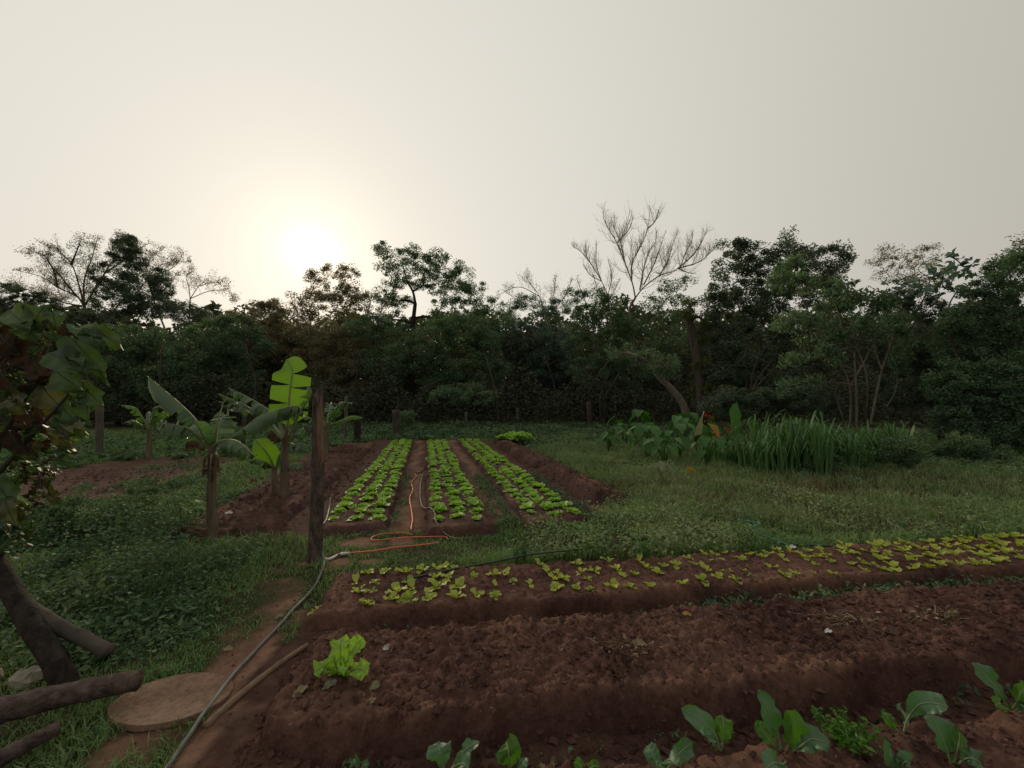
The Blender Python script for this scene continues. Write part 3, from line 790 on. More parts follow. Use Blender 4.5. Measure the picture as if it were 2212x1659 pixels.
bare_tree('bare_tree', 'tall bare tree with pale upswept limbs against the sky', 30,
    [[(1372, 905), (1368, 760), z3(1000, 870), z3(1045, 760)],
     [z3(1045, 760), z3(1020, 640), z3(960, 480), z3(900, 330), z3(830, 210), z3(795, 130), z3(803, 55)],
     [z3(1015, 620), z3(1022, 480), z3(1080, 370), z3(1140, 220), z3(1162, 45)],
     [z3(1140, 220), z3(1200, 160), z3(1228, 65)],
     [z3(960, 480), z3(930, 330), z3(880, 210), z3(885, 110)],
     [z3(900, 330), z3(990, 230), z3(1035, 110)],
     [z3(1045, 760), z3(1110, 680), z3(1230, 590), z3(1380, 530), z3(1440, 400), z3(1480, 330), z3(1500, 230)],
     [z3(1230, 590), z3(1300, 470), z3(1340, 330), z3(1385, 230)],
     [z3(1380, 530), z3(1480, 440), z3(1560, 330), z3(1612, 215)],
     [z3(1380, 530), z3(1540, 480), z3(1640, 400), z3(1700, 345)],
     [z3(1110, 660), z3(1190, 500), z3(1230, 390), z3(1285, 235)],
     [z3(1080, 700), z3(1110, 540), z3(1150, 400), z3(1200, 330), z3(1210, 240)],
     [z3(1380, 530), z3(1450, 560), z3(1530, 575)]],
    M['bark_bare'], 0.115, 1, 7, 0.17, 2.0, 4, None, 0, 0, 0.7, 0.75, rmin=0.008)
bare_tree('bare_tree', 'slender bare tree leaning left beside the tall bare tree', 32,
    [[(1330, 905), (1325, 760), z3(830, 740)], [z3(830, 740), z3(780, 630), z3(700, 500), z3(620, 400), z3(555, 360)], [z3(780, 630), z3(740, 500), z3(740, 330)], [z3(700, 500), z3(660, 420), z3(655, 320)], [z3(830, 740), z3(860, 600), z3(830, 460)], [z3(780, 630), z3(690, 580), z3(640, 500)]],
    M['bark_bare'], 0.08, 1, 8, 0.18, 1.6, 4, None, 0, 0, 0.55, 0.9, rmin=0.012)
tree('broadleaf_tree', 'green tree in front of the tall bare tree\'s foot', 30, 1300,
     [(1240, 640, 22, 14), (1285, 645, 32, 20), (1325, 655, 28, 20), (1260, 685, 26, 22), (1310, 690, 45, 25), (1350, 705, 30, 28), (1240, 735, 24, 35), (1320, 745, 55, 32), (1290, 800, 60, 40), (1350, 800, 45, 45)], 0.19, M['tree_leaf_mid'], M['bark_dark'], 1.9, 0.18, cr=0.4, seed=11)
tree('broadleaf_tree', 'open-crowned tree between the bare tree and the big dark tree', 28, 1440,
     [(1450, 618, 26, 10), (1480, 608, 20, 9), (1425, 640, 22, 14), (1465, 650, 26, 14), (1400, 670, 26, 18), (1440, 690, 35, 16), (1395, 720, 30, 22), (1460, 735, 40, 30), (1410, 780, 50, 40)], 0.2, M['tree_leaf_mid'], M['bark_dark'], 1.4, 0.15, cr=0.4, seed=12)
tree('leaning_tree', 'old tree with a grey curved trunk leaning left', 19, 1482,
     [(1440, 790, 28, 18), (1455, 800, 24, 14), (1345, 762, 30, 16), (1400, 770, 26, 14)], 0.16, M['tree_leaf_mid'], M['bark_pale'], 1.3, 0.19,
     [(1484, 925, 0), (1478, 880, 0), (1455, 845, 0), (1425, 815, 0.2), (1405, 785, 0.4), (1352, 762, 0.8)], cr=0.3, seed=13)
tree('vine_covered_tree', 'straight vine-wrapped trunk with a yellow-green top', 22, 1512,
     [(1490, 660, 26, 16), (1478, 675, 16, 14), (1510, 685, 22, 18), (1520, 720, 16, 24), (1508, 780, 14, 35), (1515, 850, 16, 35)], 0.16, M['tree_leaf_lime'], M['bark'], 1.6, 0.3,
     [(1516, 920, 0), (1512, 820, 0), (1495, 720, 0), (1488, 680, 0)], cr=0.3, seed=14)
tree('vine_covered_tree', 'biggest dark dense tree right of the bare tree', 22, 1640,
     [(1580, 535, 28, 20), (1615, 530, 22, 16), (1645, 548, 30, 20), (1705, 515, 14, 15), (1690, 540, 20, 16), (1735, 535, 20, 14), (1760, 555, 26, 16), (1800, 548, 24, 16), (1825, 560, 18, 14), (1780, 590, 40, 24), (1720, 580, 45, 28), (1650, 595, 45, 30), (1580, 580, 35, 28), (1555, 630, 32, 30), (1610, 650, 60, 40), (1700, 650, 60, 42), (1780, 640, 50, 38), (1560, 700, 40, 45), (1640, 730, 70, 50), (1730, 730, 60, 50), (1580, 790, 50, 50), (1660, 820, 70, 50)],
     0.19, M['tree_leaf_dark'], M['bark_dark'], 2.3, 0.35, cr=0.42, seed=15)
bare_tree('dead_shrub', 'tangle of thin dead stems before the big dark tree', 19,
    [[(1590, 935), (1605, 890), (1620, 850)], [(1620, 850), (1650, 800), (1700, 745)], [(1620, 850), (1670, 800), (1750, 740)], [(1620, 850), (1635, 780), (1690, 710)], [(1620, 850), (1690, 820), (1740, 770)], [(1615, 860), (1612, 780), (1620, 720)]],
    M['bark'], 0.09, 1, 9, 0.8, 1.0, 2, None, 0, 0, 0.3, 0.3, rmin=0.012)
def pale_stems(tb, cb, rng):
    for pts, r in (([(1836, 925), (1836, 836), (1811, 769), (1790, 700)], .07), ([(1836, 836), (1878, 758), (1866, 739)], .05), ([(1869, 920), (1873, 819), (1847, 736), (1840, 660)], .05),
                   ([(1880, 915), (1905, 800), (1933, 720), (1940, 660)], .07), ([(1905, 800), (1888, 744), (1891, 660)], .045), ([(1915, 880), (1936, 838), (1938, 790)], .03), ([(1822, 910), (1800, 846), (1756, 805)], .04), ([(1811, 769), (1760, 700), (1720, 620)], .05)):
        pts = catmull([P(u, v, 15 + rng.uniform(-.4, .4)) for u, v in pts], 5)
        tb.tube(pts, np.linspace(r * .62, r * 0.3, len(pts)), 6)
tree('big_leaved_tree', 'slim tree on several pale stems with large drooping leaves', 15, 1850,
     [(1715, 575, 30, 18), (1690, 610, 28, 20), (1740, 615, 34, 22), (1795, 615, 30, 16), (1840, 630, 34, 20), (1800, 650, 40, 24), (1715, 680, 24, 14), (1745, 690, 30, 14), (1700, 700, 24, 14), (1770, 720, 50, 20), (1720, 780, 26, 14), (1785, 770, 34, 18), (1880, 650, 35, 22), (1920, 670, 35, 25), (1880, 700, 45, 22), (1950, 705, 35, 20), (1740, 830, 36, 18), (1700, 845, 30, 14), (1960, 770, 40, 30)],
     0.22, M['tree_leaf_mid'], M['bark_pale'], 2.0, 0.05, [(1850, 925, 0), (1850, 850, 0), (1845, 760, 0)], 0.42, cr=0.33, seed=16, droop=0.9, extra=pale_stems)
tree('broadleaf_tree', 'feathery pale treetops behind the large-leaved sapling', 29, 1950,
     [(1905, 540, 16, 8), (1922, 550, 22, 12), (1895, 565, 20, 12), (1960, 558, 18, 10), (1990, 540, 14, 8), (2020, 535, 20, 7), (1995, 565, 30, 14), (1940, 590, 40, 20), (2010, 600, 40, 25)],
     0.17, M['tree_leaf_olive'], M['bark'], 0.75, 0.12, cr=0.35, seed=17, twigs=8)
tree('large_leaved_sapling', 'sapling with big round leaves dark against the sky at right', 13.5, 2020,
     [(2055, 555, 22, 7), (2080, 575, 20, 8), (2040, 580, 22, 9), (2015, 592, 24, 9), (2060, 600, 26, 10), (1985, 612, 24, 9), (2030, 620, 30, 10), (1940, 615, 24, 8), (2070, 625, 16, 10)],
     0.34, M['tree_leaf_cool'], M['bark'], 1.2, 0.05, None, 0.62, cr=0.25, seed=18, droop=0.5, flat=0.8, twigs=4)
tree('shrub_tree', 'green leafy bush between the pale stems and the right-hand thicket', 16, 1980,
     [(1960, 650, 45, 25), (2000, 670, 45, 25), (1950, 750, 50, 40), (2010, 760, 50, 50), (1960, 840, 50, 45), (2040, 830, 50, 50)], 0.13, M['tree_leaf_dark'], M['bark_dark'], 2.2, 0.12, cr=0.28, seed=19)
tree('vine_thicket', 'tall vine thicket filling the right edge', 13, 2160,
     [(2180, 580, 40, 28), (2212, 560, 35, 30), (2150, 620, 40, 28), (2200, 640, 60, 40), (2110, 660, 45, 30), (2080, 690, 40, 30), (2150, 700, 60, 45), (2210, 730, 55, 55), (2070, 750, 50, 40), (2130, 780, 60, 50), (2200, 820, 60, 55), (2060, 830, 50, 50), (2120, 860, 60, 50), (2190, 900, 60, 50), (2060, 900, 50, 40), (2130, 930, 60, 35), (2240, 960, 60, 40)],
     0.115, M['tree_leaf_mid'], M['bark_dark'], 2.4, 0.14, cr=0.24, seed=20, group=None)
bare_tree('overhanging_branch', 'thin leafy branch reaching in from the right edge', 16,
    [[(2300, 940), (2300, 700), (2290, 560)], [(2290, 560), (2230, 560), (2170, 580), (2130, 600)], [(2290, 560), (2240, 530), (2190, 530)], [(2290, 560), (2250, 520), (2210, 505)]],
    M['bark'], 0.08, 1, 10, 0.5, 0.9, 3, M['tree_leaf_olive'], 5, 0.14, 0.6, 0.2, rmin=0.012)

# dark woodland floor and thicket behind and between the trees: one mass
rng = np.random.default_rng(77)
mb = MB()
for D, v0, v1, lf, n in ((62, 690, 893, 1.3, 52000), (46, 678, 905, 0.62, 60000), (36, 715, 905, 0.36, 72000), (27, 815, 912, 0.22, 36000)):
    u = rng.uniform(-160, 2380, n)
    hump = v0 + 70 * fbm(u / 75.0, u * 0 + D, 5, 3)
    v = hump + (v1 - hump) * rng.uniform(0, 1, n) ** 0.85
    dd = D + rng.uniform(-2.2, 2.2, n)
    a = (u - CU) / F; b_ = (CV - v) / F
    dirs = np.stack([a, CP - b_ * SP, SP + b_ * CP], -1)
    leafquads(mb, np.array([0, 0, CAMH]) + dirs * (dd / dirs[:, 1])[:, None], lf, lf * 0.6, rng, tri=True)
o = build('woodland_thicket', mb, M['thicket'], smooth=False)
tag(o, 'dark tangled thicket under and behind the trees', 'thicket', kind='stuff')
rng = np.random.default_rng(78)
mb = MB()
for q in range(34):           # slim dark stems inside the wood
    u = rng.uniform(0, 2212); D = rng.uniform(24, 34)
    a = P(u, 0, D); a[2] = -0.1
    h = rng.uniform(2.5, 6)
    pts = catmull([a, a + [rng.normal() * .3, rng.normal() * .3, h * .5], a + [rng.normal() * .7, rng.normal() * .5, h]], 4)
    mb.tube(pts, np.linspace(0.09, 0.04, len(pts)), 5)
o = build('woodland_stems', mb, M['bark'])
tag(o, 'thin dim stems inside the dark wood', 'stems', kind='stuff')
# low bushes along the wood's edge
for k, (u, v, ru, rv, D, lf, lab) in enumerate([
    (1640, 870, 60, 32, 16, .12, 'dark low bush behind the red canna flowers'), (1745, 865, 60, 34, 15.5, .12, 'dark low bush behind the tall grass clump'),
    (1570, 870, 45, 30, 17, .12, 'dim bush at the foot of the vine-wrapped trunk'), (1790, 1005, 70, 24, 8.6, .07, 'dark weedy bush at the foot of the tall grass clump'),
    (1930, 975, 60, 30, 9.6, .08, 'dark weedy bush under the second grass clump'), (1000, 850, 70, 22, 24, .16, 'pale grey-green flat shrub in the dark before the wood'),
    (2090, 975, 80, 25, 10.5, .08, 'low bush where the meadow meets the right-hand thicket'), (880, 905, 22, 22, 19, .10, 'small grey-green bush beside the dark stump'),
    (150, 1108, 95, 34, 4.7, .05, 'dark leafy shrub mound at left below the ploughed patch'), (265, 1102, 70, 28, 5.2, .05, 'leafy shrub beside the bright fan-leaved plant'), (335, 1052, 55, 18, 6.8, .06, 'low dark shrub at the edge of the ploughed patch')]):
    t = tree('low_bush', lab, D, u, [(u - ru * .5, v + rv * .2, ru * .6, rv * .8), (u + ru * .4, v, ru * .6, rv), (u, v - rv * .3, ru * .5, rv * .7)], lf, M['tree_leaf_mid'] if k in (5, 7) else M['weed'] if k in (3, 4, 6, 8, 9, 10, 11, 12) else M['tree_leaf_dark'], M['bark_dark'], 2.0 if k != 5 else 1.0, 0.010, cr=lf * 2, seed=40 + k)
    t['category'] = 'bush'

# ------------------------------------------------------------------ wooden post
def norm(v):
    v = np.asarray(v, float); return v / (np.linalg.norm(v) + 1e-9)

pb = G(679, 1216)
post = thing('wooden_post', 'rough wooden post with slanted split top beside the hoses', 'post', (pb[0], pb[1], 0))
def postr(th, z):
    return (0.060 - 0.006 * z / 1.78 + 0.007 * np.sin(2 * th + z * 2) + 0.007 * fbm(np.cos(th) * 2 + 5 + z * 1.5, np.sin(th) * 2 + z * 5, 61, 4) + 0.016 * np.exp(-z * 14))
nth, nz_ = 36, 90
th = np.linspace(0, 2 * math.pi, nth, endpoint=False)
zz = np.linspace(-0.1, 1.0, nz_)
TH, ZF = np.meshgrid(th, zz)
topcut = 1.70 + 0.075 * np.cos(th) + 0.05 * np.maximum(0, np.cos(th * 1.0 - 0.2)) ** 6 + 0.02 * vnoise(np.cos(th) * 3, np.sin(th) * 3, 66)
Zp = np.where(ZF < 0, ZF, ZF * topcut[None, :])
Rr = postr(TH, Zp)
lean = 0.012 * np.sin(Zp * 2.2)
V = np.stack([pb[0] + Rr * np.cos(TH) + lean, pb[1] + Rr * np.sin(TH), Zp], -1).reshape(-1, 3)
i = np.arange(nz_ - 1)[:, None] * nth; j = np.arange(nth)[None, :]; k = (j + 1) % nth
Q = np.stack([i + j, i + k, i + nth + k, i + nth + j], -1).reshape(-1, 4)
cen = np.array([[pb[0] + 0.01, pb[1], 1.62]])
V = np.vstack([V, cen]); ci = len(V) - 1
T3 = [(ci, (nz_ - 1) * nth + q, (nz_ - 1) * nth + (q + 1) % nth) for q in range(nth)]
mb = MB(); mb.add(V, Q, T3)
trunk_o = build('bark', mb, M['post'], post)
# strip where the bark has come away, right-hand face
za = np.linspace(0.98, 1.66, 40)
edge0 = -1.15 + 0.22 * fbm(za * 3, za * 0, 71, 3); edge1 = -0.05 + 0.25 * fbm(za * 3, za * 0 + 9, 72, 3)
pw = sstep((za - 0.98) / 0.05) * sstep((1.66 - za) / 0.2)
mb = MB(); ncol = 8; VV = []
for c_ in range(ncol):
    f = c_ / (ncol - 1)
    mid = (edge0 + edge1) / 2
    a = mid + (edge0 + (edge1 - edge0) * f - mid) * (0.15 + 0.85 * pw)
    r = postr(a, za) + 0.004 * np.sin(f * math.pi) + 0.0005
    VV.append(np.stack([pb[0] + r * np.cos(a) + 0.012 * np.sin(za * 2.2), pb[1] + r * np.sin(a), za], -1))
V = np.stack(VV, 1).reshape(-1, 3); n_ = len(za)
i = np.arange(n_ - 1)[:, None] * ncol; j = np.arange(ncol - 1)[None, :]
mb.add(V, np.stack([i + j, i + j + 1, i + ncol + j + 1, i + ncol + j], -1).reshape(-1, 4))
o = build('bare_wood', mb, M['peeled'], post); o['label'] = 'reddish strip where the bark has peeled'
mb = MB()
mb.tube(catmull([P(660, 1005 * 0 + 1005, pb[1] - .07), P(655, 1000, pb[1] - .1)] if False else [pb + [-0.05, -0.03, 1.30], pb + [-0.085, -0.045, 1.325], pb + [-0.10, -0.05, 1.36]], 4), np.linspace(0.016, 0.010, 9), 7)
build('branch_stub', mb, M['post'], post)

# ------------------------------------------------------------------ banana plants
def zb(a, b): return (271.05 + a * .21446, 745.5 + b * .21446)

def banana_leaf(parent, mid, up, hw, fold=0.25, tears=6, rng=None, mat='banana', droop=0.0, gap=0.25, ragged=0.0, label=None, pet=0.12, sides=(1, -1), cuts_at=None):
    """torn blade on a midrib; fold: how far the halves hang"""
    mid = catmull(mid, 8); n = len(mid)
    seg = np.concatenate([[0], np.cumsum(np.linalg.norm(np.diff(mid, axis=0), axis=1))]); seg /= seg[-1]
    T = np.gradient(mid, axis=0); T /= np.linalg.norm(T, axis=1)[:, None]
    up = np.asarray(up, float)
    S = np.cross(T, up); S /= np.linalg.norm(S, axis=1)[:, None] + 1e-9
    Nn = np.cross(S, T)
    mb = MB()
    def at(f):
        return [np.array([np.interp(f, seg, A[:, c_]) for c_ in range(3)]) for A in (mid, S, Nn, T)]
    def prof(f):
        f = (f - pet) / (1 - pet)
        return hw * max(0.02, min(1, f / 0.18)) ** 0.6 * max(0.02, min(1, (1 - f) / 0.28)) ** 0.55
    for sd in sides:
        cuts = np.sort(np.concatenate([[pet, 1.0], rng.uniform(pet + .04, .96, tears)]))
        if cuts_at: cuts = np.array([pet] + list(cuts_at[0 if sd == 1 else 1]) + [1.0])
        for a, b in zip(cuts[:-1], cuts[1:]):
            if b - a < 0.015: continue
            fa = fold + rng.normal() * 0.18 * (1 if tears else 0.2)
            if tears and rng.uniform() < ragged: fa += rng.uniform(0.5, 1.1)
            g = min(gap * (b - a), 0.03) if tears else 0
            m_ = max(2, int((b - a) * 22)); nw = 4
            V = []
            for q in range(m_ + 1):
                f = a + (b - a) * q / m_
                for w in range(nw + 1):
                    e = w / nw
                    ff = f + ((a + b) / 2 - f) * min(1, 2 * g / (b - a)) * e if b > a else f
                    ff = min(0.999, ff + 0.06 * e * e * (1 - f) * 0.5)
                    c_, s_, n__, t__ = at(ff)
                    d = prof(f) * e
                    ang = fa * (0.5 + 0.8 * e) + droop * e * e
                    V.append(c_ + s_ * sd * d * math.cos(ang) - n__ * d * math.sin(ang) + n__ * 0.006 * math.sin(q * 2.1 + w))
            c2 = nw + 1
            ii = np.arange(m_)[:, None] * c2; jj = np.arange(nw)[None, :]
            mb.add(np.array(V), np.stack([ii + jj, ii + jj + 1, ii + c2 + jj + 1, ii + c2 + jj], -1).reshape(-1, 4))
    lf = build('leaf', mb, M[mat], parent)
    if label: lf['label'] = label
    rb = MB(); ff_ = np.linspace(0, 1, n); rb.tube(mid - Nn * 0.004, (0.004 + 0.015 * (1 - ff_) + 0.014 * np.exp(-ff_ * 9)) * (hw / 0.2) ** 0.5, 6)
    build('midrib', rb, M['rib'], lf)
    return lf

def stem(parent, pts, r0, r1, rng, mat='banana_stem'):
    mb = MB(); pts = catmull(pts, 6)
    rr = np.linspace(r0, r1, len(pts)) * (1 + 0.05 * rng.normal(size=len(pts)))
    rr[0] *= 1.2
    mb.tube(pts, rr, 12)
    for q in range(5):          # dry sheath ribbons lying against the stem
        a = rng.uniform(0, 6.28); f0 = int(rng.uniform(0, .4) * len(pts)); f1 = int(rng.uniform(.6, 1) * (len(pts) - 1))
        if f1 - f0 < 2: continue
        off = np.array([math.cos(a), math.sin(a), 0])
        mb.tube(pts[f0:f1] + off * rr[f0:f1, None] * 0.95, 0.010, 5)
    return build('stem', mb, M[mat], parent)

def zl(lst, D):
    """list of (zoom x, zoom y, depth offset) to points"""
    return [P(*zb(a, b), D + c_) for a, b, c_ in lst]

UP = np.array([0, 0, 1.0]); TOV = np.array([0.1, -1.0, 0.25])     # facing up / facing the camera
rng = np.random.default_rng(31)
b1 = G(460, 1168)
B1 = thing('banana_plant', 'nearest banana plant, bare pale stem with folded leaf pointing up left', 'banana plant', (b1[0], b1[1], 0), 'banana plants')
D1 = b1[1]
stem(B1, [(b1[0], b1[1], -0.05), P(458, 1080, D1), P(459, 1000, D1), P(459, 968, D1), P(460, 945, D1)], 0.058, 0.026, rng)
banana_leaf(B1, zl([(850, 1030, 0), (800, 900, .02), (700, 740, .05), (520, 560, .12), (220, 308, .22)], D1), norm((0.9, -0.15, 0.8)), 0.16, 1.15, 2, rng, 'banana', sides=(1, -1), label='long leaf folded along its rib')
banana_leaf(B1, zl([(800, 1030, 0), (710, 900, -.08), (590, 820, -.15), (300, 778, -.3)], D1), norm((-0.1, -0.5, 0.9)), 0.18, 0.3, 9, rng, 'banana', ragged=.3)
banana_leaf(B1, zl([(905, 1000, .1), (930, 860, .2), (985, 720, .3), (1050, 722, .4)], D1), TOV, 0.17, 0.25, 7, rng, 'banana')
banana_leaf(B1, zl([(880, 1020, 0), (980, 958, -.08), (1130, 970, -.15), (1300, 1115, -.22)], D1), norm((0.2, -0.3, 1)), 0.20, 0.95, 6, rng, 'banana', droop=0.5, ragged=.2)
banana_leaf(B1, zl([(840, 1030, 0), (730, 960, .1), (640, 965, .15), (600, 1060, .2)], D1), UP, 0.13, 1.1, 6, rng, 'banana_dry', droop=0.4, label='dry dark hanging leaf')
banana_leaf(B1, zl([(830, 1040, -.02), (790, 940, -.1), (740, 840, -.15), (690, 760, -.18)], D1), norm((-.5, -1, .2)), 0.11, 0.5, 2, rng, 'banana')
for sx, sy, ex, ey, w_ in ((830, 1090, 770, 1330, -.05), (905, 1090, 950, 1290, -.06), (870, 1100, 850, 1400, -.08)):
    banana_leaf(B1, zl([(sx, sy, w_), ((sx + ex) / 2 + (ex - sx) * .3, (sy + ey) / 2 - 60, w_ * 1.6), (ex, ey, w_ * 1.5)], D1), norm((ex - sx, -60, 40)), 0.05, 1.1, 5, rng, 'banana_dry', ragged=.5, label='dead brown leaf hanging down the stem')
mb = MB(); mb.tube(zl([(895, 1010, -.02), (925, 800, 0), (985, 575, .03)], D1), [0.012, 0.010, 0.004], 6)
build('furled_leaf', mb, M['rib'], B1)

b2 = G(614, 1082)
B2 = thing('banana_plant', 'banana plant with tall upright glowing green leaf, left of the post', 'banana plant', (b2[0], b2[1], 0), 'banana plants')
D2 = b2[1]
stem(B2, [(b2[0], b2[1], -0.05), P(614, 1040, D2), P(616, 990, D2), P(619, 945, D2), P(620, 920, D2)], 0.085, 0.028, rng)
stem(B2, [G(592, 1078) - [0, 0, .05], P(592, 1045, D2 + .1), P(592, 1010, D2 + .1)], 0.06, 0.045, rng)
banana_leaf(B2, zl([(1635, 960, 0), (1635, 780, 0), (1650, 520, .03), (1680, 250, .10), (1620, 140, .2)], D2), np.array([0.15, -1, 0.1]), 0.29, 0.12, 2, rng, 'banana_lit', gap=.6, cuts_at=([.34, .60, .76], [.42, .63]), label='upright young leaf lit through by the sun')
banana_leaf(B2, zl([(1640, 930, 0), (1740, 680, -.1), (1700, 612, -.25), (1380, 700, -.45), (1220, 810, -.6), (1010, 952, -.7)], D2), norm((0, -.25, 1)), 0.20, 0.85, 4, rng, 'banana', droop=.4, pet=.2)
banana_leaf(B2, zl([(1600, 940, 0), (1530, 740, .1), (1440, 650, .2), (1250, 530, .35), (1040, 430, .5)], D2), norm((.4, -.2, 1)), 0.22, 1.0, 14, rng, 'banana', ragged=.4, pet=.3)
banana_leaf(B2, zl([(1600, 950, 0), (1480, 800, .2), (1330, 680, .3), (1150, 580, .45), (940, 488, .6)], D2), norm((.4, -.2, 1)), 0.20, 1.1, 16, rng, 'banana', ragged=.5, pet=.3)
banana_leaf(B2, zl([(1650, 950, 0), (1700, 800, .05), (1780, 640, .1), (1870, 480, .2), (1840, 400, .3)], D2), norm((.8, -.5, .3)), 0.18, 0.9, 8, rng, 'banana', ragged=.3, pet=.25)
banana_leaf(B2, zl([(1650, 960, 0), (1740, 860, -.1), (1830, 850, -.2), (1930, 960, -.2)], D2), UP, 0.17, 0.8, 10, rng, 'banana', ragged=.3)
banana_leaf(B2, zl([(1640, 980, 0), (1700, 1000, -.15), (1790, 990, -.3), (1850, 1080, -.4)], D2), UP, 0.15, 0.7, 8, rng, 'banana', ragged=.4)
banana_leaf(B2, zl([(1590, 980, 0), (1540, 920, -.1), (1470, 850, -.15), (1440, 900, -.2)], D2), UP, 0.13, 1.1, 8, rng, 'banana_dry', label='dry leaf hanging by the stem')
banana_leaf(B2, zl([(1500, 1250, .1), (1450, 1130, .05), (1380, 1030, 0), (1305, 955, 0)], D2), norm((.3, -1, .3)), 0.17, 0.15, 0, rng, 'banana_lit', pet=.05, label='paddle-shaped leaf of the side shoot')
banana_leaf(B2, zl([(1500, 1250, .1), (1420, 1180, -.1), (1320, 1150, -.2), (1230, 1170, -.3)], D2), UP, 0.10, 0.6, 4, rng, 'banana', ragged=.2)
banana_leaf(B2, zl([(1510, 1250, .1), (1550, 1150, 0), (1580, 1080, 0)], D2), norm((-.3, -1, .2)), 0.08, 0.3, 0, rng, 'banana')
banana_leaf(B2, zl([(1640, 1250, 0), (1700, 1190, -.1), (1760, 1200, -.2), (1800, 1280, -.2)], D2), UP, 0.09, 0.7, 4, rng, 'banana')

def small_banana(u, v, H, lab, seed, nl=7, tilt=0.0):
    rng = np.random.default_rng(seed)
    g = G(u, v)
    T = thing('banana_plant', lab, 'banana plant', (g[0], g[1], 0), 'banana plants')
    top = g + [tilt, 0, H * 0.45]
    stem(T, [g - [0, 0, .05], (g + top) / 2, top, top + UP * .12], 0.08, 0.025, rng)
    for q in range(nl):
        a = q * 2.4 + rng.uniform(-.3, .3); el = rng.uniform(0.35, 1.3)
        d = np.array([math.cos(a) * math.cos(el), math.sin(a) * math.cos(el), math.sin(el)])
        ln = H * rng.uniform(0.45, 0.62)
        out = np.array([math.cos(a), math.sin(a), 0])
        m_ = [top, top + d * ln * .4, top + d * ln * .75 + out * ln * .08, top + d * ln * .85 + out * ln * .35 - [0, 0, ln * .12 * (1.4 - el)]]
        u_ = norm(np.cross(np.cross(d, UP), d) + 1e-3) if el < 1.1 else -out
        banana_leaf(T, m_, u_, 0.17, rng.uniform(.2, .9), int(rng.uniform(1, 9)), rng, 'banana' if q % 4 else 'banana_lit', ragged=.25)
    return T
small_banana(320, 990, 1.75, 'small banana plant behind the nearest one, at the ploughed strip', 41)
small_banana(705, 985, 1.95, 'small banana plant just right of and behind the post', 43)
small_banana(128, 1010, 1.3, 'low banana plant half hidden behind the big left leaves', 45)

# ------------------------------------------------------------------ fence posts and stump
for u, v0, v1, w, lab, mt in [
    (215, 868, 985, 13, 'pale upright fence post at left, behind the big leaves', 'fence'), (746, 856, 952, 7, 'slim grey fence post right of the wooden post', 'fence'),
    (772, 905, 955, 15, 'short dark stump beside the slim grey fence post', 'bark_dark'), (857, 885, 945, 16, 'dark thick fence post at the far left corner of the lettuce', 'bark'),
    (1006, 890, 930, 5, 'thin fence post beyond the middle lettuce bed', 'fence'), (1120, 880, 922, 7, 'grey fence post above the far lettuce clump', 'fence'),
    (1274, 868, 925, 11, 'dark fence post left of the taro patch', 'bark'), (1200, 872, 915, 7, 'dim fence post between the lettuce clump and the taro', 'bark'), (524, 905, 965, 8, 'thin dark post seen between the two banana plants', 'bark')]:
    g = G(u, v1); top = P(u + R.uniform(-3, 3), v0, g[1])
    mb = MB(); r = w / 2 * px(g[1])
    pts = catmull([g - [0, 0, .1], (g + top) / 2 + [R.uniform(-.02, .02), 0, 0], top], 5)
    rr = r * (1 + 0.1 * np.sin(np.arange(len(pts)) * 1.7)); mb.tube(pts, rr, 9)
    o = build('fence_post', mb, M[mt], origin=(g[0], g[1], 0)); tag(o, lab, 'post', 'posts along the field edge')

# ------------------------------------------------------------------ lettuce
def lettuce_mesh(name, rng, nl, L, el0, el1, mat, wide=0.8):
    mb = MB()
    for q in range(nl):
        f = q / max(1, nl - 1); a = q * 2.39996 + rng.uniform(-.3, .3)
        el = el0 + (el1 - el0) * f + rng.normal() * .1
        ln = L * rng.uniform(.75, 1.15) * (1 - .35 * f)
        n = 6; pts = [np.zeros(3)]; e = el
        out = np.array([math.cos(a), math.sin(a), 0])
        for s in range(n - 1):
            e -= rng.uniform(.02, .28)
            pts.append(pts[-1] + (out * math.cos(e) + UP * math.sin(e)) * ln / (n - 1))
        tt = np.linspace(0, 1, n)
        hw = ln * wide * 0.5 * np.array([.12, .35, .75, 1.0, .95, .45]) * rng.uniform(.8, 1.2)
        nrm_ = UP * math.cos(el) - out * math.sin(el)
        blade(mb, np.array(pts), nrm_, hw, 2, rng.uniform(.1, .4), ln * .10, rng.uniform(1.5, 2.5), rng.uniform(0, 6))
    me = mb.mesh(name); me.materials.append(M[mat])
    return me
rng = np.random.default_rng(51)
LM = [lettuce_mesh('lettuce', rng, 13, 0.150, .45, 1.3, 'lettuce', .92) for _ in range(7)]
def ordinal(n):
    return '%d%s' % (n, 'th' if 10 <= n % 100 <= 20 else {1: 'st', 2: 'nd', 3: 'rd'}.get(n % 10, 'th'))
def put(name, me, x, y, z, s, rz, label, cat, group, tilt=0.0):
    o = bpy.data.objects.new(name, me); COL.objects.link(o)
    o.location = (x, y, z); o.scale = (s, s, s * R.uniform(.85, 1.1)); o.rotation_euler = (R.uniform(-tilt, tilt), R.uniform(-tilt, tilt), rz)
    return tag(o, label, cat, group)
rows = [('left', [(-2.29, 'left'), (-2.00, 'middle'), (-1.745, 'right')], 5.0), ('middle', [(-0.94, 'left'), (-0.685, 'middle'), (-0.43, 'right')], 5.05), ('right', [(0.28, 'left'), (0.57, 'middle'), (0.83, 'right')], 5.28)]
